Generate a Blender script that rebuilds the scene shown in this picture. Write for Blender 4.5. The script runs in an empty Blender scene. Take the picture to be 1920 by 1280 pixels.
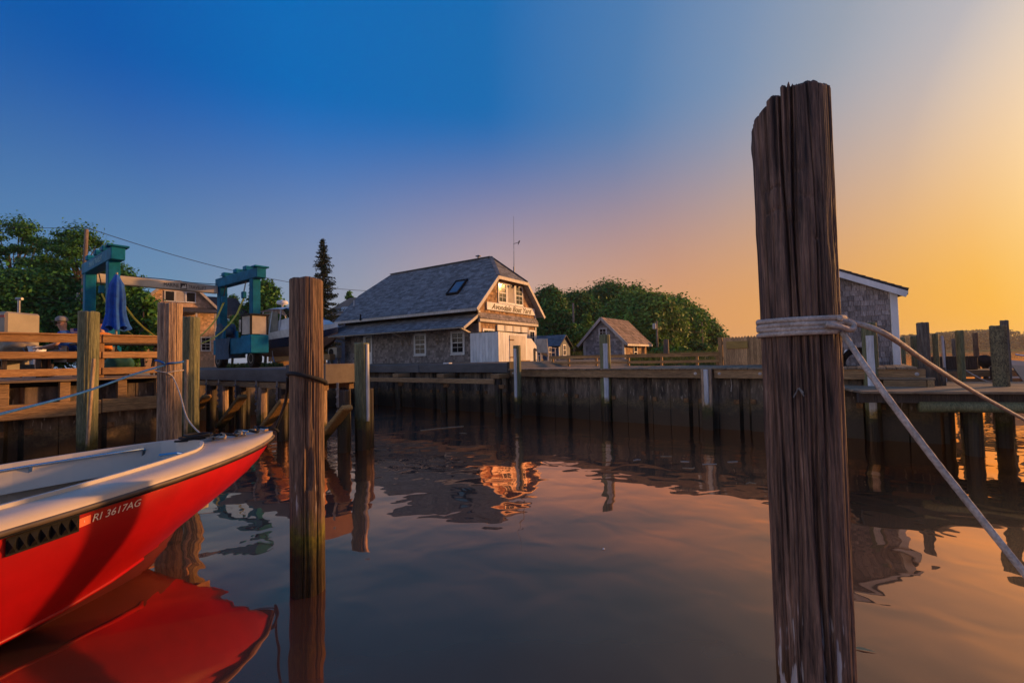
import bpy, bmesh, math, random
import numpy as np
from mathutils import Vector, Matrix
rnd = random.Random(7)
S = bpy.context.scene
COL = S.collection
R = math.radians
# ------------------------------------------------------------------ camera
CAMH = 1.70
FPX = 853.3                                  # focal length in photo pixels (16 mm lens)
PITCH, ROLL = R(2.2), R(1.21)
_w = Vector((0, math.cos(PITCH), math.sin(PITCH)))
_u0 = Vector((0, -math.sin(PITCH), math.cos(PITCH)))
_r0 = Vector((1, 0, 0))
_u = _u0*math.cos(ROLL) + _r0*math.sin(ROLL)
_r = _r0*math.cos(ROLL) - _u0*math.sin(ROLL)
CAM = Vector((0, 0, CAMH))
cd = bpy.data.cameras.new('camera'); cam = bpy.data.objects.new('camera', cd); COL.objects.link(cam)
cd.lens = 16.0; cd.sensor_width = 36.0; cd.clip_start = 0.05; cd.clip_end = 4000
m = Matrix.Identity(4)
for i in range(3):
    m[i][0] = _r[i]; m[i][1] = _u[i]; m[i][2] = -_w[i]; m[i][3] = CAM[i]
cam.matrix_world = m
S.camera = cam
# ------------------------------------------------------------------ sky, sun, exposure
SUN_AZ, SUN_EL = R(70), R(10)                # azimuth right of the view axis (+Y)
SUN_DIR = Vector((math.sin(SUN_AZ)*math.cos(SUN_EL), math.cos(SUN_AZ)*math.cos(SUN_EL), math.sin(SUN_EL)))
W = bpy.data.worlds.new('World'); S.world = W; W.use_nodes = True
def srgb(*c):
    return tuple((x/255/12.92 if x/255 <= .04045 else ((x/255+.055)/1.055)**2.4) for x in c) + (1,)
nt = W.node_tree; nt.nodes.clear()
def N(t, typ, **kw):
    n = t.nodes.new(typ)
    for k, v in kw.items(): setattr(n, k, v)
    return n
def ramp(t, fac, stops, interp='LINEAR'):
    n = N(t, 'ShaderNodeValToRGB'); n.color_ramp.interpolation = interp
    e = n.color_ramp.elements
    while len(e) > 1: e.remove(e[0])
    e[0].position = stops[0][0]; e[0].color = stops[0][1]
    for p, c in stops[1:]:
        q = e.new(p); q.color = c
    t.links.new(fac, n.inputs[0])
    return n.outputs[0]
tc = N(nt, 'ShaderNodeTexCoord')
dotn = N(nt, 'ShaderNodeVectorMath', operation='DOT_PRODUCT'); dotn.inputs[1].default_value = SUN_DIR
nt.links.new(tc.outputs['Generated'], dotn.inputs[0])
mr = N(nt, 'ShaderNodeMapRange'); mr.inputs[1].default_value = -1; mr.inputs[2].default_value = 1
nt.links.new(dotn.outputs['Value'], mr.inputs[0])
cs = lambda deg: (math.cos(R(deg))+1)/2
hor = ramp(nt, mr.outputs[0], [(0, (1.9, 1.65, 1.55, 1)), (cs(152), (1.2, 1.08, 1.08, 1)), (cs(134), (.42, .46, .60, 1)), (cs(120), srgb(92, 136, 178)), (cs(105), srgb(112, 147, 177)), (cs(87), srgb(158, 159, 170)),  # both ramps: unseen sky behind the camera brightened as added fill for shaded sides
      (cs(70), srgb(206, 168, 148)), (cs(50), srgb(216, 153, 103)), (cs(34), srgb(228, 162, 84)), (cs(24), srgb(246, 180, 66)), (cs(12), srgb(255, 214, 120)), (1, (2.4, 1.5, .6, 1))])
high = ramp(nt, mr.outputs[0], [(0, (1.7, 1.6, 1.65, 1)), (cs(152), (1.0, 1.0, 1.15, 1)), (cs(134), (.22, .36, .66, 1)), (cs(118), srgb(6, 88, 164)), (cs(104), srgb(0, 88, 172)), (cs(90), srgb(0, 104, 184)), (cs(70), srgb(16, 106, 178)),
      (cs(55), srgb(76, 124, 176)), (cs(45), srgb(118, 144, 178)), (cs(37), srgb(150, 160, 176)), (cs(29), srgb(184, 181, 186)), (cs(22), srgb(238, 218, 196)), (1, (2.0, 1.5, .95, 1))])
sep = N(nt, 'ShaderNodeSeparateXYZ'); nt.links.new(tc.outputs['Generated'], sep.inputs[0])
el = N(nt, 'ShaderNodeMapRange', interpolation_type='SMOOTHSTEP'); el.inputs[1].default_value = math.sin(R(3)); el.inputs[2].default_value = math.sin(R(30))
nt.links.new(sep.outputs['Z'], el.inputs[0])
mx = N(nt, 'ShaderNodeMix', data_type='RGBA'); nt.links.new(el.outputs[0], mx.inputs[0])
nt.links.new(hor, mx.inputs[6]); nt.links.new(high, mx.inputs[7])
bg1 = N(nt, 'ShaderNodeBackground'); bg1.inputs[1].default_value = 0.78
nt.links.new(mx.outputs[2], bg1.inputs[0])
sky = N(nt, 'ShaderNodeTexSky', sky_type='NISHITA'); sky.sun_disc = False; sky.sun_elevation = SUN_EL; sky.sun_rotation = SUN_AZ
sky.dust_density = 3.0; sky.air_density = 1.2
bg2 = N(nt, 'ShaderNodeBackground'); bg2.inputs[1].default_value = 0.05
nt.links.new(sky.outputs[0], bg2.inputs[0])
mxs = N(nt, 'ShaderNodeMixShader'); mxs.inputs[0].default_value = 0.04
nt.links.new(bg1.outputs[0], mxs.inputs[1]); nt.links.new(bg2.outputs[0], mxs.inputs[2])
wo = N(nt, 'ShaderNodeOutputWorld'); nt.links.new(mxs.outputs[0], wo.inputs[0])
sl = bpy.data.lights.new('sun', 'SUN'); sl.energy = 3.6; sl.angle = R(2.5); sl.color = (1.0, 0.47, 0.15)
so = bpy.data.objects.new('sun', sl); COL.objects.link(so)
so.rotation_euler = (-SUN_DIR).to_track_quat('-Z', 'Y').to_euler(); so.location = (60, 20, 30)
vs = S.view_settings; vs.view_transform = 'Standard'; vs.look = 'None'; vs.gamma = 1; vs.use_curve_mapping = False
vs.exposure = 0.4
# ------------------------------------------------------------------ pixel -> world helpers
def ray(px, py): return _r*((px-960)/FPX) + _u*((640-py)/FPX) + _w
def at(px, py, Y):
    v = ray(px, py); return CAM + v*(Y/v.y)
def onz(px, py, z):
    v = ray(px, py); return CAM + v*((z-CAMH)/v.z)
OX, OY = 2.52, 12.16                         # a point on the main bulkhead; yard axes A (along it) and B (inland)
AX, AY, BX, BY = .8, -.6, .6, .8
YROT = math.atan2(AY, AX)
def yd(a, b, z=0.0): return Vector((OX+a*AX+b*BX, OY+a*AY+b*BY, z))
def to_ab(p): x, y = p[0]-OX, p[1]-OY; return x*AX+y*AY, x*BX+y*BY
def a_at(px, b):                             # along-bulkhead coordinate of the line b=const under pixel column px (near the horizon)
    v = ray(px, 680); k = v.x/v.y
    x0, y0 = OX+b*BX, OY+b*BY
    return (k*y0-x0)/(AX-k*AY)
# ------------------------------------------------------------------ object helpers
def tag(o, label=None, cat=None, group=None, kind=None):
    if label: o['label'] = label
    if cat: o['category'] = cat
    if group: o['group'] = group
    if kind: o['kind'] = kind
    return o
def thing(name, label, cat, loc=(0, 0, 0), rotz=0, group=None):
    o = bpy.data.objects.new(name, None); COL.objects.link(o); o.empty_display_size = .1
    o.location = loc; o.rotation_euler = (0, 0, rotz)
    return tag(o, label, cat, group)
class MB:
    def __init__(s): s.v = []; s.f = []
    def add(s, vs, fs):
        b = len(s.v); s.v += [tuple(v) for v in vs]; s.f += [tuple(b+i for i in f) for f in fs]; return s
    def box(s, x0, x1, y0, y1, z0, z1):
        return s.add([(x0, y0, z0), (x1, y0, z0), (x1, y1, z0), (x0, y1, z0), (x0, y0, z1), (x1, y0, z1), (x1, y1, z1), (x0, y1, z1)],
                     [(3, 2, 1, 0), (4, 5, 6, 7), (0, 1, 5, 4), (1, 2, 6, 5), (2, 3, 7, 6), (3, 0, 4, 7)])
    def bar(s, p0, p1, w, h, up=(0, 0, 1)):
        p0, p1 = Vector(p0), Vector(p1); d = (p1-p0).normalized(); x = d.cross(Vector(up))
        x = x.normalized() if x.length > 1e-6 else Vector((1, 0, 0)); y = x.cross(d)
        vs = [p + x*(sx*w/2) + y*(sy*h/2) for p in (p0, p1) for sx, sy in ((-1, -1), (1, -1), (1, 1), (-1, 1))]
        return s.add(vs, [(3, 2, 1, 0), (4, 5, 6, 7), (0, 1, 5, 4), (1, 2, 6, 5), (2, 3, 7, 6), (3, 0, 4, 7)])
    def prism(s, poly, o, u, v, n, d0, d1):       # poly in (u,v) about o, extruded along n from d0 to d1
        o, u, v, n = Vector(o), Vector(u), Vector(v), Vector(n)
        k = len(poly)
        vs = [o+u*a+v*b+n*d0 for a, b in poly] + [o+u*a+v*b+n*d1 for a, b in poly]
        fs = [tuple(range(k-1, -1, -1)), tuple(range(k, 2*k))] + [(i, (i+1) % k, k+(i+1) % k, k+i) for i in range(k)]
        return s.add(vs, fs)
    def tube(s, pts, r, n=8, cap=True, twist=0.0, lobes=0, amp=0.0):
        pts = [Vector(p) for p in pts]; k = len(pts)
        rs = r if isinstance(r, (list, tuple)) else [r]*k
        T = [(pts[min(i+1, k-1)]-pts[max(i-1, 0)]).normalized() for i in range(k)]
        a = Vector((0, 0, 1)) if abs(T[0].z) < .9 else Vector((1, 0, 0))
        x = T[0].cross(a).normalized(); vs = []; L = 0
        for i in range(k):
            if i: L += (pts[i]-pts[i-1]).length
            x = (x - T[i]*x.dot(T[i])).normalized(); y = T[i].cross(x)
            for j in range(n):
                th = 2*math.pi*j/n
                rr = rs[i]*(1+amp*abs(math.cos((lobes*th-twist*L)/2))-amp*.5) if lobes else rs[i]
                vs.append(pts[i]+(x*math.cos(th)+y*math.sin(th))*rr)
        fs = [(i*n+j, i*n+(j+1) % n, (i+1)*n+(j+1) % n, (i+1)*n+j) for i in range(k-1) for j in range(n)]
        if cap: fs += [tuple(range(n-1, -1, -1)), tuple((k-1)*n+j for j in range(n))]
        return s.add(vs, fs)
    def lathe(s, prof, n=16, o=(0, 0, 0)):        # prof: (r,z)
        vs = [(o[0]+r*math.cos(2*math.pi*j/n), o[1]+r*math.sin(2*math.pi*j/n), o[2]+z) for r, z in prof for j in range(n)]
        k = len(prof)
        fs = [(i*n+j, i*n+(j+1) % n, (i+1)*n+(j+1) % n, (i+1)*n+j) for i in range(k-1) for j in range(n)]
        fs += [tuple(range(n-1, -1, -1)), tuple((k-1)*n+j for j in range(n))]
        return s.add(vs, fs)
    def mesh(s, name, mat, smooth=False, bevel=0):
        me = bpy.data.meshes.new(name); me.from_pydata(s.v, [], s.f)
        if bevel:
            bm = bmesh.new(); bm.from_mesh(me)
            bmesh.ops.bevel(bm, geom=[e for e in bm.edges if e.is_manifold and e.calc_face_angle(0) > .5], offset=bevel, segments=1, affect='EDGES', clamp_overlap=True)
            bm.to_mesh(me); bm.free()
        if smooth: me.polygons.foreach_set('use_smooth', [True]*len(me.polygons))
        if mat: me.materials.append(mat)
        me.update(); return me
    def build(s, name, mat, parent=None, smooth=False, bevel=0):
        return link(name, s.mesh(name, mat, smooth, bevel), parent)
def link(name, me, parent=None, loc=None, rotz=0):
    o = bpy.data.objects.new(name, me); COL.objects.link(o)
    if parent: o.parent = parent
    if loc is not None: o.location = loc
    if rotz: o.rotation_euler = (0, 0, rotz)
    return o
def nmesh(name, V, Fq, mat, smooth=True):     # numpy mesh, quads (or tris)
    me = bpy.data.meshes.new(name)
    V = np.asarray(V, dtype=np.float32); Fq = np.asarray(Fq, dtype=np.int32); k = Fq.shape[1]
    me.vertices.add(len(V)); me.vertices.foreach_set('co', V.ravel())
    me.loops.add(Fq.size); me.loops.foreach_set('vertex_index', Fq.ravel())
    me.polygons.add(len(Fq)); me.polygons.foreach_set('loop_start', np.arange(len(Fq), dtype=np.int32)*k)
    if smooth: me.polygons.foreach_set('use_smooth', np.ones(len(Fq), dtype=bool))
    me.update(calc_edges=True)
    if mat: me.materials.append(mat)
    return me
def part(name, mat, parent, *boxes, bevel=0, smooth=False):
    m_ = MB()
    for b in boxes: m_.box(*b)
    return m_.build(name, mat, parent, smooth, bevel)
def text_mesh(txt, size, mat, shear=0.0, extrude=.004, width=None, height=None, bold=0.0):
    cu = bpy.data.curves.new('txt', 'FONT'); cu.body = txt; cu.size = size; cu.shear = shear; cu.extrude = extrude; cu.align_x = 'CENTER'; cu.align_y = 'CENTER'
    cu.resolution_u = 3; cu.offset = bold
    o = bpy.data.objects.new('txt', cu); COL.objects.link(o)
    dg = bpy.context.evaluated_depsgraph_get(); dg.update()
    me = bpy.data.meshes.new_from_object(o.evaluated_get(dg))
    bpy.data.objects.remove(o); me.materials.clear(); me.materials.append(mat)
    xs = [v.co.x for v in me.vertices]; ys = [v.co.y for v in me.vertices]
    cx, cy = (min(xs)+max(xs))/2, (min(ys)+max(ys))/2
    kx = width/(max(xs)-min(xs)) if width else 1; ky = height/(max(ys)-min(ys)) if height else kx
    for v in me.vertices: v.co.x = (v.co.x-cx)*kx; v.co.y = (v.co.y-cy)*ky
    return me
# ------------------------------------------------------------------ materials
MATS = {}
def mat(name, c1, c2=None, scale=4.0, stretch=(1, 1, 1), detail=6, rough=.7, bump=.0, bscale=None, island=.0, metal=0, spec=.4,
        tide=None, c3=None, contrast=(.35, .65), rough2=None, trans=0, scars=None, coat=0, dist=.01, distort=0.0, fine=0.0):
    if name in MATS: return MATS[name]
    M_ = bpy.data.materials.new(name); M_.use_nodes = True; t = M_.node_tree; t.nodes.clear(); L = t.links.new
    out = N(t, 'ShaderNodeOutputMaterial'); bs = N(t, 'ShaderNodeBsdfPrincipled'); L(bs.outputs[0], out.inputs[0])
    bs.inputs['Roughness'].default_value = rough; bs.inputs['Metallic'].default_value = metal
    bs.inputs['Specular IOR Level'].default_value = spec
    if coat: bs.inputs['Coat Weight'].default_value = coat; bs.inputs['Coat Roughness'].default_value = .08
    tcn = N(t, 'ShaderNodeTexCoord'); oi = N(t, 'ShaderNodeObjectInfo'); geo = N(t, 'ShaderNodeNewGeometry')
    off = N(t, 'ShaderNodeMath', operation='MULTIPLY'); off.inputs[1].default_value = 53.0; L(oi.outputs['Random'], off.inputs[0])
    va = N(t, 'ShaderNodeVectorMath', operation='ADD'); L(tcn.outputs['Object'], va.inputs[0]); L(off.outputs[0], va.inputs[1])
    vec = va.outputs[0]
    if island:
        o2 = N(t, 'ShaderNodeMath', operation='MULTIPLY'); o2.inputs[1].default_value = 17.0; L(geo.outputs['Random Per Island'], o2.inputs[0])
        vb = N(t, 'ShaderNodeVectorMath', operation='ADD'); L(vec, vb.inputs[0]); L(o2.outputs[0], vb.inputs[1]); vec = vb.outputs[0]
    mp = N(t, 'ShaderNodeMapping'); mp.inputs['Scale'].default_value = stretch; L(vec, mp.inputs[0])
    no = N(t, 'ShaderNodeTexNoise'); no.inputs['Scale'].default_value = scale; no.inputs['Detail'].default_value = detail; no.inputs['Roughness'].default_value = .62
    no.inputs['Distortion'].default_value = distort
    L(mp.outputs[0], no.inputs['Vector'])
    c2 = c2 or tuple(x*.7 for x in c1)
    stops = [(contrast[0], (*c2, 1)), (contrast[1], (*c1, 1))]
    if c3: stops.append((min(1, contrast[1]+.12), (*c3, 1)))
    col = ramp(t, no.outputs['Fac'], stops)
    # large blotches
    n2 = N(t, 'ShaderNodeTexNoise'); n2.inputs['Scale'].default_value = scale*.17; n2.inputs['Detail'].default_value = 3; L(vec, n2.inputs['Vector'])
    mrr = N(t, 'ShaderNodeMapRange'); mrr.inputs[1].default_value = .3; mrr.inputs[2].default_value = .7; mrr.inputs[3].default_value = .72; mrr.inputs[4].default_value = 1.2
    L(n2.outputs['Fac'], mrr.inputs[0])
    val = mrr.outputs[0]
    if island:
        ad = N(t, 'ShaderNodeMath', operation='ADD'); L(geo.outputs['Random Per Island'], ad.inputs[0]); L(oi.outputs['Random'], ad.inputs[1])
        fr = N(t, 'ShaderNodeMath', operation='FRACT'); L(ad.outputs[0], fr.inputs[0])
        m2 = N(t, 'ShaderNodeMapRange'); m2.inputs[3].default_value = 1-island; m2.inputs[4].default_value = 1+island; L(fr.outputs[0], m2.inputs[0])
        mu = N(t, 'ShaderNodeMath', operation='MULTIPLY'); L(val, mu.inputs[0]); L(m2.outputs[0], mu.inputs[1]); val = mu.outputs[0]
    if fine:
        nf = N(t, 'ShaderNodeTexNoise'); nf.inputs['Scale'].default_value = scale*3.4; nf.inputs['Detail'].default_value = 5; nf.inputs['Roughness'].default_value = .7; L(mp.outputs[0], nf.inputs['Vector'])
        mf = N(t, 'ShaderNodeMapRange'); mf.inputs[1].default_value = .38; mf.inputs[2].default_value = .62; mf.inputs[3].default_value = 1-fine; mf.inputs[4].default_value = 1+fine*.7; L(nf.outputs['Fac'], mf.inputs[0])
        mfm = N(t, 'ShaderNodeMath', operation='MULTIPLY'); L(val, mfm.inputs[0]); L(mf.outputs[0], mfm.inputs[1]); val = mfm.outputs[0]
    hs = N(t, 'ShaderNodeHueSaturation'); L(val, hs.inputs['Value']); L(col, hs.inputs['Color']); col = hs.outputs[0]
    ro = None
    if tide:                                   # algae and wet staining up to the high water mark (world height)
        z1, calg, cwet = tide
        sp = N(t, 'ShaderNodeSeparateXYZ'); L(geo.outputs['Position'], sp.inputs[0])
        n3 = N(t, 'ShaderNodeTexNoise'); n3.inputs['Scale'].default_value = 5; n3.inputs['Detail'].default_value = 5; L(geo.outputs['Position'], n3.inputs['Vector'])
        jm = N(t, 'ShaderNodeMath', operation='MULTIPLY_ADD'); jm.inputs[1].default_value = .55; jm.inputs[2].default_value = -.27; L(n3.outputs['Fac'], jm.inputs[0])
        zz = N(t, 'ShaderNodeMath', operation='ADD'); L(sp.outputs['Z'], zz.inputs[0]); L(jm.outputs[0], zz.inputs[1])
        f1 = N(t, 'ShaderNodeMapRange', interpolation_type='SMOOTHSTEP'); f1.inputs[1].default_value = z1; f1.inputs[2].default_value = z1-.22; L(zz.outputs[0], f1.inputs[0])
        f2 = N(t, 'ShaderNodeMapRange', interpolation_type='SMOOTHSTEP'); f2.inputs[1].default_value = z1-.12; f2.inputs[2].default_value = z1-.42; L(zz.outputs[0], f2.inputs[0])
        n4 = N(t, 'ShaderNodeTexNoise'); n4.inputs['Scale'].default_value = 28; n4.inputs['Detail'].default_value = 4; L(geo.outputs['Position'], n4.inputs['Vector'])
        al = ramp(t, n4.outputs['Fac'], [(.35, (*[x*.45 for x in calg], 1)), (.65, (*calg, 1))])
        we = ramp(t, n4.outputs['Fac'], [(.35, (*[x*.5 for x in cwet], 1)), (.65, (*cwet, 1))])
        a1 = N(t, 'ShaderNodeMix', data_type='RGBA'); L(f1.outputs[0], a1.inputs[0]); L(col, a1.inputs[6]); L(al, a1.inputs[7])
        a2 = N(t, 'ShaderNodeMix', data_type='RGBA'); L(f2.outputs[0], a2.inputs[0]); L(a1.outputs[2], a2.inputs[6]); L(we, a2.inputs[7])
        col = a2.outputs[2]
        rr = N(t, 'ShaderNodeMapRange'); rr.inputs[3].default_value = rough; rr.inputs[4].default_value = .45; L(f2.outputs[0], rr.inputs[0]); L(rr.outputs[0], bs.inputs['Roughness'])
    if scars:                                  # pale scars where the surface has been rubbed off
        z0_, z1_, thr, cs_ = scars
        sp2 = N(t, 'ShaderNodeSeparateXYZ'); L(geo.outputs['Position'], sp2.inputs[0])
        b1 = N(t, 'ShaderNodeMapRange', interpolation_type='SMOOTHSTEP'); b1.inputs[1].default_value = z0_; b1.inputs[2].default_value = z0_+.12; L(sp2.outputs['Z'], b1.inputs[0])
        b2 = N(t, 'ShaderNodeMapRange', interpolation_type='SMOOTHSTEP'); b2.inputs[1].default_value = z1_; b2.inputs[2].default_value = z1_-.12; L(sp2.outputs['Z'], b2.inputs[0])
        mps = N(t, 'ShaderNodeMapping'); mps.inputs['Scale'].default_value = (26, 26, 4.5); L(va.outputs[0], mps.inputs[0])
        n5 = N(t, 'ShaderNodeTexNoise'); n5.inputs['Scale'].default_value = 1.0; n5.inputs['Detail'].default_value = 3; L(mps.outputs[0], n5.inputs['Vector'])
        b3 = N(t, 'ShaderNodeMapRange', interpolation_type='SMOOTHSTEP'); b3.inputs[1].default_value = thr; b3.inputs[2].default_value = thr+.05; L(n5.outputs['Fac'], b3.inputs[0])
        k1 = N(t, 'ShaderNodeMath', operation='MULTIPLY'); L(b1.outputs[0], k1.inputs[0]); L(b2.outputs[0], k1.inputs[1])
        k2 = N(t, 'ShaderNodeMath', operation='MULTIPLY'); L(k1.outputs[0], k2.inputs[0]); L(b3.outputs[0], k2.inputs[1])
        sm = N(t, 'ShaderNodeMix', data_type='RGBA'); L(k2.outputs[0], sm.inputs[0]); L(col, sm.inputs[6]); sm.inputs[7].default_value = (*cs_, 1); col = sm.outputs[2]
    L(col, bs.inputs['Base Color'])
    if bump:
        nb = no
        if bscale:
            nb = N(t, 'ShaderNodeTexNoise'); nb.inputs['Scale'].default_value = bscale; nb.inputs['Detail'].default_value = 6; nb.inputs['Roughness'].default_value = .65; L(mp.outputs[0], nb.inputs['Vector'])
        bp = N(t, 'ShaderNodeBump'); bp.inputs['Strength'].default_value = bump; bp.inputs['Distance'].default_value = dist; L(nb.outputs['Fac'], bp.inputs['Height']); L(bp.outputs[0], bs.inputs['Normal'])
    if trans:
        tr = N(t, 'ShaderNodeBsdfTranslucent'); L(col, tr.inputs[0]); ms = N(t, 'ShaderNodeMixShader'); ms.inputs[0].default_value = trans
        L(bs.outputs[0], ms.inputs[1]); L(tr.outputs[0], ms.inputs[2]); L(ms.outputs[0], out.inputs[0])
    MATS[name] = M_
    return M_
ALG, WET = (.075, .07, .008), (.022, .014, .006)
TIDE = (.62, ALG, WET)
def woodm(name, c1, c2, axis='z', tide=None, rough=.75, bump=.5, scale=1.0, island=.12, c3=None, scars=None, fine=.4):
    st = {'x': (1, 14, 14), 'y': (14, 1, 14), 'z': (14, 14, 1)}[axis]
    return mat(name, c1, c2, scale=3.0*scale, stretch=st, detail=8, rough=rough, bump=bump, island=island, tide=tide, c3=c3, contrast=(.33, .62), dist=.008, distort=.4, scars=scars, fine=fine)
# wood
PILE_BROWN = woodm('pile_brown', (.20, .115, .065), (.045, .026, .018), tide=TIDE, c3=(.26, .17, .11), bump=.8)
PILE_HERO = woodm('pile_hero', (.225, .132, .092), (.024, .014, .012), tide=(.64, (.12, .055, .014), (.026, .018, .008)), c3=(.37, .26, .20), bump=.9, scars=(.40, .84, .60, (.42, .38, .37)), rough=.7)
PILE_NEAR = woodm('pile_near', (.23, .135, .08), (.05, .03, .022), tide=(.62, (.17, .15, .010), (.034, .020, .006)), c3=(.30, .20, .13), bump=.8, scars=(.56, .86, .60, (.42, .36, .31)))
PILE_TAN = woodm('pile_tan', (.42, .28, .175), (.14, .085, .055), tide=TIDE, c3=(.36, .24, .15), bump=.7)
PILE_GREEN = woodm('pile_green', (.21, .20, .10), (.075, .085, .04), tide=(.75, (.10, .085, .01), WET), c3=(.30, .25, .14), bump=.6)
PILE_GREY = woodm('pile_grey', (.16, .135, .11), (.055, .045, .04), tide=TIDE, c3=(.2, .17, .14), bump=.6)
PILE_DARK = woodm('pile_dark', (.075, .05, .035), (.02, .014, .01), tide=(.8, (.05, .042, .01), WET), bump=.6)
DECK_X = woodm('deck_wood_x', (.30, .21, .13), (.15, .10, .06), 'x', island=.22)
DECK_Y = woodm('deck_wood_y', (.30, .21, .13), (.15, .10, .06), 'y', island=.22)
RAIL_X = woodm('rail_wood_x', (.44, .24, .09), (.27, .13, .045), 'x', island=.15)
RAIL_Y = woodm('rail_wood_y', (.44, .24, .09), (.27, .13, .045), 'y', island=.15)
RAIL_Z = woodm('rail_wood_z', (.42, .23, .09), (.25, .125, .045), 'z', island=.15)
BEAM_X = woodm('beam_wood_x', (.36, .21, .095), (.17, .095, .042), 'x', tide=(.72, (.10, .085, .015), WET), island=.15)
BEAM_Y = woodm('beam_wood_y', (.38, .23, .10), (.18, .10, .045), 'y', tide=(.78, (.10, .085, .015), WET), island=.15)
BRACE = woodm('brace_wood', (.48, .27, .08), (.26, .13, .045), 'x', tide=(.44, (.13, .115, .014), WET), island=.1)
GREYBEAM = mat('grey_timber_paint', (.075, .08, .09), (.055, .058, .066), scale=9, stretch=(.3, 1, 1), rough=.6, bump=.12, island=.05)
SHEET = mat('sheet_pile', (.17, .122, .085), (.036, .026, .019), scale=2.2, stretch=(3, 3, .7), rough=.75, bump=.3, tide=(.74, (.15, .10, .045), (.022, .016, .010)), c3=(.26, .19, .13), contrast=(.4, .66), island=.25, scars=(.55, 1.3, .63, (.26, .21, .16)))
RUST = mat('rusty_plate', (.26, .13, .045), (.10, .045, .02), scale=20, rough=.8, bump=.4)
GALV = mat('galvanised_steel', (.34, .34, .36), (.2, .2, .22), scale=14, rough=.45, metal=.8)
PVC = mat('white_strip', (.62, .62, .64), (.42, .41, .42), scale=6, stretch=(4, 4, .5), rough=.45, bump=.1, tide=(.72, (.42, .27, .06), (.12, .07, .03)))
# buildings
SH_GREY = mat('shingle_grey', (.34, .29, .265), (.16, .13, .12), scale=7, stretch=(8, 8, 1), rough=.85, bump=.5, island=.38)
SH_SUNLIT = mat('shingle_sunlit', (.46, .27, .135), (.25, .14, .07), scale=5, stretch=(6, 6, 1), rough=.85, bump=.4, island=.35)  # low-sun warmth put into the shingle colour of the sunlit walls
SH_TAN = mat('shingle_tan', (.72, .47, .30), (.52, .33, .20), scale=5, stretch=(6, 6, 1), rough=.85, bump=.3, island=.22)
ROOF = mat('asphalt_shingle', (.22, .225, .235), (.115, .12, .13), scale=16, rough=.9, bump=.4, island=.35)
ROOF_DK = mat('asphalt_dark', (.075, .07, .07), (.04, .038, .04), scale=12, rough=.9, bump=.3, island=.25)
ROOF_BR = mat('wood_roof', (.32, .215, .145), (.16, .11, .08), scale=4, stretch=(6, 6, 6), rough=.9, bump=.5, island=.4)
WHITE = mat('white_paint', (.74, .72, .70), (.6, .585, .57), scale=3, stretch=(2, 2, .6), rough=.55, bump=.05, island=.05)
WHITE_OLD = mat('white_paint_worn', (.58, .51, .44), (.40, .345, .295), scale=4, stretch=(3, 3, .5), rough=.6, bump=.1, island=.08)
SIDING = mat('grey_siding', (.15, .165, .19), (.11, .12, .14), scale=4, rough=.7, island=.06)
GLASS = mat('window_glass', (.02, .022, .025), (.012, .013, .015), scale=1, rough=.05, spec=.15)
SCREEN = mat('window_shade', (.55, .48, .40), (.42, .36, .3), scale=3, rough=.8)
DARK = mat('dark_void', (.012, .011, .011), (.008, .008, .008), scale=3, rough=.9)
BLACK = mat('black_rubber', (.014, .014, .016), (.007, .007, .008), scale=30, rough=.7, bump=.2, spec=.15)
# metal, plastic, cloth
TEAL = mat('teal_paint', (.009, .17, .30), (.006, .11, .20), scale=3, rough=.6, bump=.05, island=.06, spec=.05)
TEAL_DK = mat('teal_tarp', (.02, .07, .14), (.012, .045, .09), scale=5, rough=.8, bump=.4)
CREAM = mat('cream_paint', (.62, .55, .44), (.46, .38, .28), scale=3, stretch=(1, .3, 1), rough=.5)
YELLOW = mat('yellow_webbing', (.62, .50, .04), (.44, .34, .03), scale=20, rough=.75, bump=.2)
RED = mat('red_gelcoat', (.40, .005, .008), (.29, .004, .006), scale=2.6, rough=.38, spec=.22, bump=.04, bscale=9)
GEL = mat('offwhite_gelcoat', (.58, .485, .385), (.48, .40, .32), scale=2.2, rough=.45, bump=.25, bscale=180, dist=.002)
GELW = mat('white_gelcoat', (.64, .575, .50), (.56, .50, .43), scale=2, rough=.32)
NAVY = mat('navy_gelcoat', (.010, .018, .05), (.008, .012, .035), scale=2, rough=.2, coat=.3)
BROWNRED = mat('bottom_paint', (.16, .075, .045), (.09, .045, .03), scale=3, rough=.8)
RUBR = mat('rub_rail', (.16, .12, .095), (.07, .055, .045), scale=6, stretch=(.5, 3, 3), rough=.55)
CHROME = mat('stainless', (.7, .68, .66), (.6, .58, .56), scale=4, rough=.18, metal=1)
BLUEC = mat('blue_canvas', (.012, .10, .46), (.008, .06, .30), scale=8, rough=.85, bump=.3)
BLUER = mat('blue_rope', (.02, .13, .42), (.012, .08, .28), scale=90, rough=.8, bump=.5)
ROPEW = mat('white_rope', (.50, .44, .39), (.30, .255, .22), scale=120, rough=.85, bump=.6, dist=.003)
ROPET = mat('tan_rope', (.42, .31, .20), (.24, .165, .10), scale=120, rough=.85, bump=.6, dist=.003)
ROPEK = mat('black_rope', (.016, .015, .017), (.008, .008, .009), scale=120, rough=.8, bump=.5, dist=.003)
SKIN = mat('skin', (.52, .27, .17), (.44, .22, .14), scale=6, rough=.55)
SHIRT = mat('blue_shirt', (.015, .10, .42), (.01, .07, .32), scale=8, rough=.85)
KHAKI = mat('khaki_cloth', (.28, .22, .15), (.2, .15, .1), scale=10, rough=.9)
ORANGE = mat('orange_cloth', (.6, .2, .03), (.45, .14, .02), scale=8, rough=.9)
GREENC = mat('green_cloth', (.02, .10, .065), (.012, .06, .04), scale=8, rough=.85, bump=.3)
TANBOX = mat('tan_enamel', (.36, .31, .24), (.28, .24, .19), scale=2, rough=.5)
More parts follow.
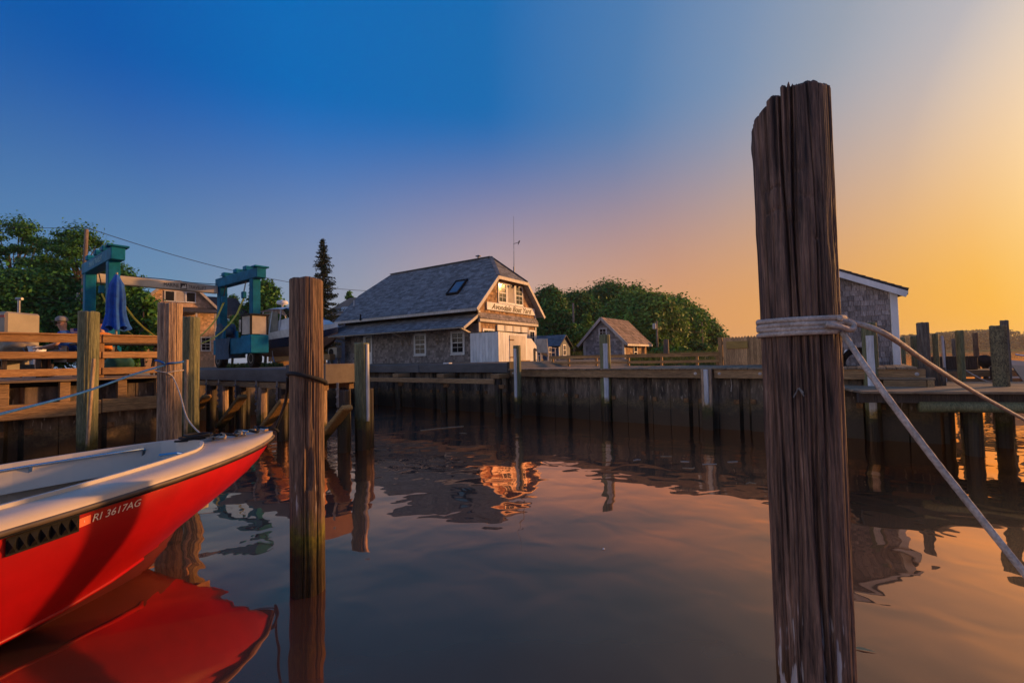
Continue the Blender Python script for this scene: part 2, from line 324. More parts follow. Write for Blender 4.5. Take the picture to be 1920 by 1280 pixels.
LETTER = mat('dark_lettering', (.03, .02, .018), (.02, .015, .012), scale=3, rough=.6)
LETTERW = mat('pale_lettering', (.78, .66, .56), (.72, .6, .5), scale=3, rough=.5)
# ground and plants
GRAVEL = mat('yard_gravel', (.17, .13, .085), (.09, .075, .045), scale=5, rough=.95, bump=.5, c3=(.10, .12, .04), contrast=(.3, .66))
GRASS = mat('grass', (.085, .12, .025), (.04, .06, .015), scale=6, rough=.9, island=.4, trans=.25)
MARSH = mat('marsh_grass', (.12, .17, .035), (.07, .10, .025), scale=.2, rough=.95, island=.3)
BARK = mat('bark', (.10, .075, .055), (.045, .034, .026), scale=6, stretch=(5, 5, 1), rough=.9, bump=.6)
def leafm(name, c): return mat(name, c, tuple(x*.5 for x in c), scale=1.2, rough=.6, island=.45, trans=.3, spec=.25)
LEAF_A = leafm('leaf_mid', (.105, .275, .036)); LEAF_B = leafm('leaf_dark', (.066, .215, .036)); LEAF_C = leafm('leaf_light', (.16, .31, .045))
LEAF_S = leafm('needle_dark', (.034, .058, .028)); LEAF_F = leafm('leaf_far', (.11, .135, .07))
POLEW = woodm('utility_pole_wood', (.26, .18, .12), (.12, .085, .06), 'z')
WIRE = mat('wire', (.03, .03, .035), (.02, .02, .022), scale=4, rough=.6)
# ------------------------------------------------------------------ water
def water():
    M_ = bpy.data.materials.new('harbour_water'); M_.use_nodes = True; t = M_.node_tree; t.nodes.clear(); L = t.links.new
    out = N(t, 'ShaderNodeOutputMaterial'); mxw = N(t, 'ShaderNodeMixShader'); L(mxw.outputs[0], out.inputs[0])
    body = N(t, 'ShaderNodeBsdfDiffuse'); body.inputs[0].default_value = (.056, .027, .018, 1)      # brown river water
    gl = N(t, 'ShaderNodeBsdfGlossy'); gl.inputs['Color'].default_value = (1, .54, .30, 1); gl.inputs['Roughness'].default_value = .02
    gl2 = N(t, 'ShaderNodeBsdfGlossy'); gl2.inputs['Color'].default_value = (1, .80, .62, 1); gl2.inputs['Roughness'].default_value = .3     # micro ripples catching the low glow
    gmx = N(t, 'ShaderNodeMixShader'); gmx.inputs[0].default_value = .10; L(gl.outputs[0], gmx.inputs[1]); L(gl2.outputs[0], gmx.inputs[2])
    fr = N(t, 'ShaderNodeFresnel'); fr.inputs['IOR'].default_value = 1.36
    fk = N(t, 'ShaderNodeMath', operation='MULTIPLY', use_clamp=True); fk.inputs[1].default_value = 3.9; L(fr.outputs[0], fk.inputs[0])
    L(fk.outputs[0], mxw.inputs[0]); L(body.outputs[0], mxw.inputs[1]); L(gmx.outputs[0], mxw.inputs[2])
    geo = N(t, 'ShaderNodeNewGeometry')
    def noise(sc, st, det, dist=0, rot=0):
        mp = N(t, 'ShaderNodeMapping'); mp.inputs['Scale'].default_value = st; mp.inputs['Rotation'].default_value = (0, 0, rot); L(geo.outputs['Position'], mp.inputs[0])
        n = N(t, 'ShaderNodeTexNoise'); n.inputs['Scale'].default_value = sc; n.inputs['Detail'].default_value = det; n.inputs['Distortion'].default_value = dist; n.inputs['Roughness'].default_value = .4
        L(mp.outputs[0], n.inputs['Vector']); return n.outputs['Fac']
    def mad(x, k, y=None):
        n = N(t, 'ShaderNodeMath', operation='MULTIPLY_ADD'); n.inputs[1].default_value = k; L(x, n.inputs[0])
        if y is None: n.inputs[2].default_value = 0
        else: L(y, n.inputs[2])
        return n.outputs[0]
    h = mad(noise(.5, (1, 1, 1), 1.0, .3, .5), .052)
    h = mad(noise(2.1, (1, 1.15, 1), 1.5, .4, .9), .008, h)
    # livelier patch of ripples in the corner by the lift slip, and out in the open river
    sp = N(t, 'ShaderNodeSeparateXYZ'); L(geo.outputs['Position'], sp.inputs[0])
    pm_ = ramp(t, noise(.35, (1, 1, 1), 2), [(.45, (0, 0, 0, 1)), (.62, (1, 1, 1, 1))])
    fy = N(t, 'ShaderNodeMapRange', interpolation_type='SMOOTHSTEP'); fy.inputs[1].default_value = 5.5; fy.inputs[2].default_value = 9; L(sp.outputs['Y'], fy.inputs[0])
    mk = N(t, 'ShaderNodeMath', operation='MULTIPLY'); L(pm_, mk.inputs[0]); L(fy.outputs[0], mk.inputs[1])
    rp = N(t, 'ShaderNodeMath', operation='MULTIPLY'); L(mk.outputs[0], rp.inputs[0]); L(noise(4.5, (1, 1, 1), 2, .6, .3), rp.inputs[1])
    h = mad(rp.outputs[0], .010, h)
    bp = N(t, 'ShaderNodeBump'); bp.inputs['Strength'].default_value = 1.0; bp.inputs['Distance'].default_value = 1.0
    L(h, bp.inputs['Height']); L(bp.outputs[0], gl.inputs['Normal']); L(bp.outputs[0], fr.inputs['Normal'])
    o = MB().add([(-900, -60, 0), (1500, -60, 0), (1500, 1500, 0), (-900, 1500, 0)], [(0, 1, 2, 3)]).build('water', M_)
    tag(o, kind='structure')
water()
# ------------------------------------------------------------------ ground
LANDZ = 1.56
def land_z(a, b):
    s = min(1, max(0, (-a-2.2)/1.6)); s = s*s*(3-2*s)
    z = 1.22 + (LANDZ-1.22)*s
    if b > 24: z += (b-24)*.008
    return z
def ground():
    As = [-160, -120, -90, -70, -50, -40, -32, -26, -22, -19, -16, -13.5, -11.06, -9, -7, -5.5, -4.5, -3.8, -3.2, -2.6, -2.0, 0, 2, 4, 6.2, 8, 11, 15, 20, 28, 38]
    Bs = [-60, -40, -25, -15, -10, -6, -3, .16, 1, 2, 3, 4.5, 6, 8, 11, 15, 20, 26, 34, 44, 56, 72, 95, 130, 180]
    V, F_ = [], []
    idx = {}
    def vid(i, j):
        if (i, j) not in idx:
            p = yd(As[i], Bs[j]); idx[(i, j)] = len(V); V.append((p.x, p.y, land_z(As[i], Bs[j])+(0.03*math.sin(i*3.1+j*1.7) if Bs[j] > 4 else 0)))
        return idx[(i, j)]
    for i in range(len(As)-1):
        for j in range(len(Bs)-1):
            a, b = (As[i]+As[i+1])/2, (Bs[j]+Bs[j+1])/2
            ok = (b > .16 and a < 6.3 - max(0, b-10)*.05) or (a < -11.06 and b < .16)
            if ok: F_.append((vid(i, j), vid(i+1, j), vid(i+1, j+1), vid(i, j+1)))
    m_ = MB(); m_.add(V, F_)
    o = m_.build('ground', GRAVEL); tag(o, kind='structure')
ground()
# marsh bank and far shore
def bank(name, pts, z0, z1, mt):
    k = len(pts); m_ = MB()
    m_.add([(x, y, z1) for x, y in pts]+[(x, y, z0) for x, y in pts], [tuple(range(k))]+[(i, k+i, k+(i+1) % k, (i+1) % k) for i in range(k)])
    return tag(m_.build(name, mt), kind='structure')
bank('far_shore', [(130, 330), (260, 318), (420, 300), (640, 300), (900, 330), (1400, 500), (900, 800), (100, 800), (60, 420)], -.5, .9, MARSH)
# ------------------------------------------------------------------ bulkheads (sheet piling)
def sheet_mesh(w=1.1, zt=1.38, zb=-1.0):
    prof = [(0, .11), (.06, .11), (.12, 0), (w*.5-.01, 0), (w*.5, .012), (w*.5+.01, 0), (w-.12, 0), (w-.06, .11), (w, .11)]
    V = [(x, y, z) for z in (zb, .3, .75, zt) for x, y in prof]; n = len(prof)
    F_ = [(r*n+i, r*n+i+1, (r+1)*n+i+1, (r+1)*n+i) for r in range(3) for i in range(n-1)]
    m_ = MB(); m_.add(V, F_); return m_.mesh('panel', SHEET)
SHEETM = sheet_mesh()
plate_m = MB().box(-.055, .055, -.035, 0, -.05, .05).lathe([(.022, 0), (.022, .02)], 6, (0, 0, 0)).mesh('bolt_plate', RUST, bevel=.006)
def bulkhead(label, p0, rotz, n, zt=1.38, plates=True, w=1.1, zp=.64):
    t = thing('bulkhead', label, 'bulkhead', (p0.x, p0.y, 0), rotz)
    for i in range(n):
        link('panel', SHEETM, t, (i*w, 0, zt-1.38))
        if plates:
            for dx in (-.17, .17): link('bolt_plate', plate_m, t, (i*w+dx, 0, zp+rnd.uniform(-.015, .015)))
    part('backing', DARK, t, (0, n*w, .14, .22, -1, zt-.02))
    m_ = MB()
    m_.box(0, n*w, .112, .13, .78, .86); m_.build('waler', BEAM_X, t)
    return t
bulkhead('dark stained sheet pile wall below the boat yard house and wooden deck', yd(-11.0, 0), YROT, 16)
bulkhead('dark sheet pile wall at the inner end of the lift slip', yd(-11.0, -8.2), YROT+math.pi/2, 8, plates=False)
bulkhead('stained sheet pile wall under the railed wooden deck', yd(-6.32, -17.8), YROT+math.pi/2, 9, zp=.60)
bulkhead('short return wall of sheet piles round the corner of the railed deck', yd(-11, -7.98), YROT, 4, plates=False)
# ------------------------------------------------------------------ pilings
def pile_mesh(r0, r1, zb, zt, mt, seed, nseg=56, nrow=70, cracks=7, cdepth=.012, grain=.002, topfn=None, extra=(), swell=.02, lumps=.0, rings=(), cw=(.006, .014)):
    g = np.random.RandomState(seed)
    th = np.linspace(0, 2*np.pi, nseg, endpoint=False); zs = np.linspace(0, 1, nrow)
    TH, Zn = np.meshgrid(th, zs); H = zt-zb
    Zw = zb+Zn*H
    rad = r0+(r1-r0)*Zn
    for k in range(1, 5):
        rad = rad*(1+swell/k*np.sin(k*TH+g.uniform(0, 6)+Zn*H*g.uniform(-1, 1)))
    for f in g.randint(9, max(10, nseg//3), 14):
        rad = rad+grain/2*np.sin(f*TH+g.uniform(0, 6)+1.5*np.sin(Zn*H*g.uniform(.5, 3)+g.uniform(0, 6)))
    if lumps:
        for _ in range(60):
            t0, z0 = g.uniform(0, 2*np.pi), g.uniform(zb, zt); dt = np.angle(np.exp(1j*(TH-t0)))
            rad = rad+lumps*g.uniform(-1, 1)*np.exp(-(dt/.12)**2-((Zw-z0)/g.uniform(.03, .22))**2)
    cl = [(g.uniform(0, 2*np.pi), g.uniform(.5, 1)*cdepth, g.uniform(zb, zt), g.uniform(.25, .6)*H, g.uniform(*cw)/r0) for _ in range(cracks)]+list(extra)
    for t0, dep, zc, hl, wd in cl:
        tw = t0+.05*np.sin(Zw*2.3+t0*9)+.02*np.sin(Zw*7.1+t0*5)
        dt = np.angle(np.exp(1j*(TH-tw)))
        lenm = np.clip(1.3*(1-np.abs(Zw-zc)/hl), 0, 1)**.6
        rad = rad-dep*lenm*np.exp(-(dt/wd)**2)
    for z0, t0, hw, dep, sl in rings:        # worn cross creases
        dt = np.angle(np.exp(1j*(TH-t0))); rad = rad-dep*np.exp(-((Zw-z0-sl*dt-.006*np.sin(dt*9+z0*40))/.006)**2)*np.clip(1.4*(1-np.abs(dt)/hw), 0, 1)
    zo = np.zeros(nseg) if topfn is None else np.array([topfn(x) for x in th])
    zo = zo+.004*np.sin(th*3+seed)+.003*np.sin(th*7+seed*2)
    Zf = Zw+Zn**6*zo[None, :]
    X, Y = rad*np.cos(TH), rad*np.sin(TH)
    V = np.stack([X, Y, Zf], -1).reshape(-1, 3)
    F_ = []
    i = np.arange(nrow-1)[:, None]*nseg; j = np.arange(nseg)[None, :]; j2 = (j+1) % nseg
    F_ = np.stack([i+j, i+j2, i+nseg+j2, i+nseg+j], -1).reshape(-1, 4)
    caps = []; base = (nrow-1)*nseg; Vs = [V]; cnt = len(V)
    lx, ly, lz = X[-1], Y[-1], Zf[-1]
    for q, dz in ((.93, .008), (.7, .010), (.4, .006), (.12, .004)):
        zz = lz+dz+g.uniform(-.003, .003, nseg)
        if topfn is not None: zz = zz*(.45+.55*q)+np.mean(lz)*(.55-.55*q)
        Vs.append(np.stack([lx*q, ly*q, zz], -1))
        caps.append(np.stack([base+j[0], base+j2[0], cnt+j2[0], cnt+j[0]], -1)); base = cnt; cnt += nseg
    V = np.concatenate(Vs); F_ = np.concatenate([F_]+caps)
    return nmesh('piling', V, F_, mt)
def piling(px, wy, ytop, wpx, mt, label, seed, d=None, group=None, pos=None, name='piling', zb=-.7, taper=1.0, **kw):
    """px: pixel column of the foot, wy: pixel row of its waterline (or d: distance), ytop: pixel row of its top, wpx: width in pixels"""
    p = pos or (at(px, 700, d) if d else onz(px, wy, 0)); Y = p.y
    c = math.cos(math.atan2(p.x, p.y))
    r = wpx*Y*c/FPX/2
    v = ray(px, ytop); zt = CAMH+v.z*((Y-r*c)/v.y)
    me = pile_mesh(r*taper, r, zb, zt, mt, seed, **kw)
    o = link(name, me, None, (p.x, p.y, 0))
    return tag(o, label, 'piling', group), p, r, zt
def strip(o, p, r, ztop, zbot, ang, w=.075, th=.022, lean=0.0):
    """pale plastic rub strip down one side of a piling, at world angle ang"""
    n = Vector((math.cos(ang), math.sin(ang), 0)); u = Vector((-n.y, n.x, 0)); m_ = MB()
    for k in range(6):
        z0, z1 = ztop+(zbot-ztop)*k/6, ztop+(zbot-ztop)*(k+1)/6
    prof = [(-w/2, -.012), (-w/2, th*.5), (-w/4, th), (w/4, th), (w/2, th*.5), (w/2, -.012)]
    rows = 9; V = []
    for k in range(rows):
        f = k/(rows-1); z = ztop+(zbot-ztop)*f
        for a, b in prof: V.append(n*(r*1.02+b)+u*(a*(1-.04*math.sin(f*9))+lean*f)+Vector((0, 0, z)))
    kk = len(prof)
    F_ = [(i*kk+j, i*kk+(j+1) % kk, (i+1)*kk+(j+1) % kk, (i+1)*kk+j) for i in range(rows-1) for j in range(kk)]
    F_ += [tuple(range(kk)), tuple((rows-1)*kk+j for j in range(kk-1, -1, -1))]
    m_.add(V, F_); return m_.build('rub_strip', PVC, o)
def zat(px, py, Y): v = ray(px, py); return CAMH+v.z*(Y/v.y)
# the big near piling
hp = at(1530, 1280, 1.72)
raz = math.atan2(hp.x, hp.y); HR = .1215
hr = Vector((math.cos(raz), -math.sin(raz), 0)); hc = Vector((-math.sin(raz), -math.cos(raz), 0))
def qth(q): v = hr*q+hc*math.sqrt(max(0, 1-q*q)); return math.atan2(v.y, v.x)
HZT = zat(1475, 160, 1.625)
def htop(th):
    n = Vector((math.cos(th), math.sin(th), 0)); q = n.dot(hr); f = n.dot(hc)
    if q < -.27: z = -.088+.056*min(1, (q+1)/.55)
    elif q < -.05: z = -.016+.008*math.sin((q+.27)*12)
    else: z = -.004-.006*abs(math.sin(q*9))
    return z+.004*math.sin(th*11)+.002*math.sin(th*29)
ex = [(qth(-.27), .036, HZT, .95, .035), (qth(.04), .032, HZT, 1.35, .028), (qth(-.6), .014, HZT, .7, .05), (qth(-.42), .02, HZT-.1, .5, .07), (qth(-.05), .018, HZT, .45, .04),
      (qth(.22), .014, 1.2, .9, .04), (qth(-.2), .013, 1.5, .8, .04), (qth(.45), .012, 1.0, 1.0, .04), (qth(-.5), .012, 1.1, .8, .04), (qth(.62), .014, 1.9, .6, .05), (qth(.3), .018, .9, .55, .07), (qth(-.75), .01, 1.6, 1.3, .04)]
hm = pile_mesh(HR*1.0, HR*1.08, -.6, HZT, PILE_HERO, 3, nseg=720, nrow=340, cracks=90, cdepth=.010, cw=(.0012, .0042), grain=.0003, topfn=htop, extra=ex, swell=.012, lumps=.0045, rings=[(zat(1450, 340, 1.65), qth(-.5), .5, .007, -.03), (zat(1500, 320, 1.62), qth(.1), .35, .006, 0), (zat(1470, 385, 1.62), qth(-.35), .7, .009, -.04), (zat(1500, 368, 1.62), qth(.2), .5, .005, 0), (zat(1490, 415, 1.62), qth(-.05), .25, .008, .01), (zat(1540, 450, 1.62), qth(.5), .2, .007, 0)])
hero = tag(link('piling', hm, None, (hp.x, hp.y, 0)), 'tall split brown piling with white mooring lines wrapped round it', 'piling')
# nail and bent metal scrap on its face
def hpt(q, z, out=0.0): return hr*(q*HR)+hc*(math.sqrt(max(0, 1-q*q))*HR+out)+Vector((0, 0, z))
m_ = MB()
zc = zat(1493, 730, 1.65)
for q0, q1, dz in ((-.10, -.24, -.026), (-.10, .03, -.021), (-.08, .02, -.009)):
    m_.bar(hpt(q0, zc+.008, .006), hpt(q1, zc+dz, .012), .004, .007, hc)
m_.build('bent_nail', mat('dull_metal', (.16, .15, .15), (.08, .075, .075), scale=40, rough=.5, metal=.6), hero)
# the second near piling
pnear, pn, rn, zn = piling(577, 1106, 521, 64, PILE_NEAR, 'weathered brown piling with a black mooring line looped round it', 11, nseg=420, nrow=240, cracks=60, cdepth=.009, cw=(.0014, .005), grain=.0005, lumps=.003,
       extra=[(math.atan2(-1, .62), .035, .92, .16, .16), (math.atan2(-1, .9), .02, 1.5, .3, .05)], taper=1.04)
p172, q172, r172, z172 = piling(165, 0, 584, 41, PILE_GREEN, 'greenish piling in front of the railed deck with a pale strip leaning on it', 21, d=7.2, nseg=96, nrow=120, cracks=14, cdepth=.007)
p317, q317, r317, z317 = piling(318, 0, 568, 47, PILE_TAN, 'tan brown piling with blue and white ropes tied round it', 22, d=6.0, nseg=140, nrow=160, cracks=16, cdepth=.008, lumps=.002)
p360, q360, r360, z360 = piling(357, 0, 594, 36, PILE_GREEN, 'mossy green piling beside the corner of the lift pier', 23, d=8.2, nseg=80, nrow=100, cracks=12, cdepth=.007)
p677, q677, r677, z677 = piling(680, 842, 643, 28, PILE_GREEN, 'green piling with a pale side strip off the end of the lift pier', 24, nseg=80, nrow=100, cracks=12, cdepth=.007)
strip(p677, q677, r677, z677-.02, .55, math.atan2(-.45, .95), .07)
# leaning pale poles by the two left pilings
for (pa, pb, root, Y, rr) in (((176, 672), (163, 846), p172, q172.y-.17, .022), ((350, 674), (348, 826), p360, q360.y-.28, .026)):
    A0, B0 = at(*pa, Y), at(*pb, Y); l = Vector(root.location)
    B1 = A0+(B0-A0)*1.5
    MB().bar(A0-l, B1-l, rr*1.6, rr*2.0, (0, 1, 0)).build('rub_strip', woodm('strip_wood', (.42, .30, .19), (.26, .17, .10), 'z', tide=TIDE), root, bevel=.006)
p965, q965, r965, z965 = piling(972, 783, 648, 14, PILE_GREEN, 'slim green piling with a white strip where the grey timber meets the brown deck', 25)
strip(p965, q965, r965, z965-.08, zat(965, 752, q965.y), math.atan2(-1, -.62), .085)
p1137, q1137, r1137, z1137 = piling(1138, 789, 627, 20, PILE_GREEN, 'green piling with a white strip in front of the small shingled hut', 26)
strip(p1137, q1137, r1137, zat(1137, 644, q1137.y), zat(1137, 755, q1137.y), math.atan2(-1, -.12), .12)
p1640, q1640, r1640, z1640 = piling(1640, 826, 605, 30, PILE_GREEN, 'green piling with a white strip in front of the grey shingled shed', 27, nseg=80, nrow=100, cracks=10)
strip(p1640, q1640, r1640, zat(1640, 629, q1640.y), zat(1640, 783, q1640.y), math.atan2(-1, -.75), .12)
p1738, q1738, r1738, z1738 = piling(1742, 826, 605, 25, PILE_GREY, 'grey brown piling with a wooden batten at the corner of the deck step', 28, nseg=80, nrow=100, cracks=10)
l = Vector(p1738.location)
MB().bar(at(1743, 680, q1738.y-.13)-l, at(1747, 850, q1738.y-.13)-l, .07, .03, (0, 1, 0)).build('rub_strip', woodm('batten', (.28, .22, .16), (.14, .1, .07), 'z', tide=TIDE), p1738)
# fender board with white strip at deck level
a_ = a_at(1323, -.3); fp = yd(a_, -.26)
fb = thing('fender_board', 'narrow fender board with white strip against the brown deck edge', 'fender', fp, YROT)
part('board', PILE_TAN, fb, (-.115, .115, -.05, .03, -.6, 1.385), bevel=.01)
part('rub_strip', PVC, fb, (-.05, .05, -.085, -.051, .55, 1.37), bevel=.015)
# pilings out along the right hand dock
for px, d, yt, w, mt, lab, sd in (
    (1696, 15, 632, 9, PILE_GREEN, 'thin green piling just past the corner of the grey shingled shed', 31),
    (1719, 12.5, 630, 17, PILE_GREEN, 'stout green piling behind the deck step', 32),
    (1757, 11.5, 626, 13, PILE_GREEN, 'green piling with a pale pole standing beside it', 33),
    (1772, 24, 638, 9, PILE_GREY, 'small grey piling behind the dock box', 34),
    (1791, 18, 636, 7, PILE_GREY, 'very thin grey piling next to the dock box', 35),
    (1803, 10.2, 620, 16, PILE_GREEN, 'green piling with chamfered top standing behind the dock planks', 36),
    (1833, 18, 624, 11, PILE_BROWN, 'reddish brown piling standing alone against the far shore', 37),
    (1889, 10.2, 601, 17, PILE_GREY, 'tall slim dark grey piling beside the moored white boat', 39)):
    o, p, r, zt = piling(px, 0, yt, w, mt, lab, sd, d=d)
    if px == 1757: sp_ = (o, p, r, zt)
    if px == 1889: P1889 = p
MB().bar(Vector((.17, -.06, zt*0-.3)), Vector((.12, -.06, 2.05)), .05, .03, (0, 1, 0)).build('rub_strip', PVC, sp_[0])
piling(1876, 0, 611, 33, mat('pile_wormy', (.20, .17, .09), (.05, .045, .03), scale=22, stretch=(1.6, 1.6, .7), rough=.8, bump=.7, contrast=(.42, .56), distort=2.2, tide=TIDE), 'fat pale piling with wavy worm marked bark on the dock', 38, d=7.9, nseg=90, nrow=90, cracks=4, swell=.025, lumps=.004)
# ------------------------------------------------------------------ right hand deck along the bulkhead
bolt_m = MB().lathe([(.034, 0), (.034, .006), (.018, .007), (.018, .028)], 10).mesh('bolt', GALV)
def bolt(parent, p, n):
    o = link('bolt', bolt_m, parent, p); o.rotation_euler = Vector(n).to_track_quat('Z', 'Y').to_euler(); return o
def plank_variants(L, w, t, mt, axis, k=4):
    ms = []
    for i in range(k):
        j = rnd.uniform(-.006, .006)
        b = (0, L, -w/2, w/2, -t, 0) if axis == 'x' else (-w/2, w/2, 0, L+j, -t, 0)
        ms.append(MB().box(*b).mesh('plank', mt, bevel=.006))
    return ms
dk = thing('deck', 'brown plank deck running along the top of the dark bulkhead', 'deck', yd(0, 0), YROT)
pv = plank_variants(2.9, .138, .04, DECK_Y, 'y')
x = -3.08
while x < 6.2:
    link('plank', rnd.choice(pv), dk, (x, -.235+rnd.uniform(-.012, .012), 1.40+rnd.uniform(-.004, .004))); x += .146
aF = a_at(1323, -.3)
for x0, x1 in ((-3.1, aF-.14), (aF+.14, a_at(1436, -.2)), (a_at(1438, -.2), 6.3)):
    part('fascia_beam', BEAM_X, dk, (x0, x1, -.2, -.13, 1.165, 1.358), bevel=.008)
    for xb in (x0+.12, x1-.12): bolt(dk, (xb, -.2, 1.27), (0, -1, 0))
part('back_beam', BEAM_X, dk, (-3.1, 6.3, 2.55, 2.63, 1.1, 1.358))
# step at the right end of the deck
st = thing('deck_step', 'two stacked timbers stepping down from the deck to the dock', 'step', yd(a_at(1657, -.35), -.35), YROT)
Ls = a_at(1736, -.35)-a_at(1657, -.35)
part('upper_timber', BEAM_X, st, (-.02, Ls, 0, .12, .955, 1.165), bevel=.01)
part('lower_timber', BEAM_X, st, (.03, Ls+.02, -.06, .13, .76, .95), bevel=.01)
part('end_timber', BEAM_Y, st, (Ls+.005, Ls+.1, -.02, 1.2, .96, 1.17), bevel=.01)
for i in range(4): part('tread', DECK_X, st, (-.1, Ls+.12, .02+i*.29, .29+i*.29, 1.172, 1.206), bevel=.005)
# ------------------------------------------------------------------ grey timber cap by the house
cap = thing('timber_cap', 'long dark grey timber capping the bulkhead before the boat yard house', 'timber', yd(0, 0), YROT)
for x0, x1 in ((-11.0, -7.2), (-7.19, -3.2)):
    part('beam', GREYBEAM, cap, (x0, x1, -.2, .13, 1.285, 1.58), bevel=.012)
part('end_block', PILE_DARK, cap, (-3.19, -3.1, -.22, .13, 1.27, 1.62), bevel=.006)
part('waler_plank', BEAM_X, cap, (-10.9, -3.25, -.82, -.75, .97, 1.125), bevel=.01)
part('light_cover', WHITE, cap, (a_at(838, -.1)-.14, a_at(838, -.1)+.14, -.16, .02, 1.581, 1.62), bevel=.01)
for px in (748, 832, 934):
    a = a_at(px, -.58)
    o = link('support_pile', pile_mesh(.115, .115, -.7, 1.2, PILE_DARK, px), cap, (a, -.6, 0))
    part('block', BEAM_X, cap, (a-.17, a+.15, -.74, -.2, 1.13, 1.27), bevel=.01)
    part('bracket', RUST, cap, (a+.09, a+.3, -.7, -.62, .83, .95), bevel=.01)
# ------------------------------------------------------------------ lift pier (narrow finger)
fg = thing('lift_pier', 'narrow grey timber pier on braced posts for the boat lift', 'pier', yd(0, 0), YROT)
FB = -6.29
a534 = a_at(536, FB)
part('side_beam', GREYBEAM, fg, (-13.2, a534, FB, FB+.16, 1.30, 1.595), bevel=.012)
part('raised_beam', GREYBEAM, fg, (a534+.005, -3.12, FB-.01, FB+.16, 1.285, 1.675), bevel=.012)
part('end_beam', mat('end_timber_sunlit', (.20, .155, .115), (.15, .115, .085), scale=6, rough=.7, bump=.2), fg, (-3.118, -3.03, FB-.005, FB+.85, 1.285, 1.68), bevel=.012)  # grey timber's end face, sunlit brown put into its colour
part('side_beam', GREYBEAM, fg, (-13.2, -3.12, FB+.66, FB+.82, 1.30, 1.60), bevel=.012)
pv2 = plank_variants(.5, .19, .05, DECK_Y, 'y')
x = -11
while x < -3.3: link('plank', rnd.choice(pv2), fg, (x, FB+.162, 1.55)); x += .2
for y in (FB+.03, FB+.6): part('header', BEAM_X, fg, (-11, -3.15, y, y+.12, 1.15, 1.28), bevel=.008)
fp_ = [(395, 0), (418, 1), (450, 0), (489, 1), (528, 0), (600, 1), (642, 0)]
for px, kind in fp_:
    a = a_at(px, FB+.08)
    for y in (FB+.1, FB+.64):
        link('post', pile_mesh(.115, .11, -.7, 1.16, PILE_TAN if (kind and y < FB+.3) else PILE_DARK, px+int(y*10)), fg, (a, y, 0))
    part('strap', GALV, fg, (a-.035, a+.035, FB-.028, FB-.018, .86, 1.32))
    for z in (.92, 1.05, 1.2): bolt(fg, (a, FB-.028, z), (0, -1, 0))
    for z in (.62, .78): bolt(fg, (a+.01, FB-.03, z), (0, -1, 0))
def on_b(px, py, b):          # point on the vertical plane b = const under a pixel, in yard coordinates
    v = ray(px, py); o_ = yd(0, b); n = Vector((BX, BY, 0)); k = (o_-CAM).dot(n)/v.dot(n); p = CAM+v*k; a, b_ = to_ab(p); return Vector((a, b, p.z))
for (p0, p1) in (((388, 742), (352, 790)), ((456, 742), (412, 800)), ((534, 750), (484, 816)), ((652, 762), (596, 832))):
    A0, B0 = on_b(*p0, FB-.09), on_b(*p1, FB-.09)
    d = (A0-B0).normalized()
    br = MB().bar(B0, A0, .10, .22, (0, -1, 0)).build('brace', BRACE, fg, bevel=.02)
    for f in (.07, .2): bolt(fg, A0-d*f+Vector((0, -.06, 0)), (0, -1, 0))
# ------------------------------------------------------------------ railed deck on the left
ld = thing('deck', 'weathered plank deck behind the orange lit wooden railing', 'deck', yd(-6.18, -7.95), YROT)
m1 = [MB().box(-.069, .069, -9.6, .1, -.04, 0).mesh('plank', DECK_Y, bevel=.006) for _ in range(3)]
for i in range(34): link('plank', m1[i % 3], ld, (.02-i*.146, rnd.uniform(-.01, .01), 1.51+rnd.uniform(-.003, .003)))
def ly(px): return (lambda p: to_ab(p)[1]+7.95)(yd(0, 0)+Vector((0, 0, 0))) if False else None
def b_at(px, a):
    v = ray(px, 690); k = v.x/v.y; x0, y0 = OX+a*AX, OY+a*AY
    return (k*y0-x0)/(BX-k*BY)
LA = -6.18
def lby(px): return b_at(px, LA)+7.95
for px in (6, 122, 229, 300): part('blocking', BEAM_Y, ld, (-.12, .03, lby(px)-.07, lby(px)+.07, 1.1, 1.465), bevel=.006)
ys = lby(190)
part('edge_beam', BEAM_Y, ld, (-.08, .06, -9.6, ys-.005, .84, 1.10), bevel=.012)
part('edge_beam', BEAM_Y, ld, (-.08, .06, ys+.005, .12, .85, 1.105), bevel=.012)
part('under_board', DARK, ld, (-.4, -.3, -9.6, 0, .9, 1.46))
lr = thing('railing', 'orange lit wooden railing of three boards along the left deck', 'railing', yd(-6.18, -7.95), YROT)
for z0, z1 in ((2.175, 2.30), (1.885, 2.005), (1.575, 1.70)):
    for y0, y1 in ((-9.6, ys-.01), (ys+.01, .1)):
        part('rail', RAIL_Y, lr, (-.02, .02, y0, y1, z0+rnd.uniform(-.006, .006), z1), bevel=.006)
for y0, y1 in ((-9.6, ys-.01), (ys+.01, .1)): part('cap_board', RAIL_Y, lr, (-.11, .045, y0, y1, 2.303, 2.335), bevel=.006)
for y in (.02, ys, lby(0)-.25, lby(0)-2.2, lby(0)-4): part('post', RAIL_Z, lr, (-.115, -.022, y-.045, y+.045, 1.512, 2.30), bevel=.006)
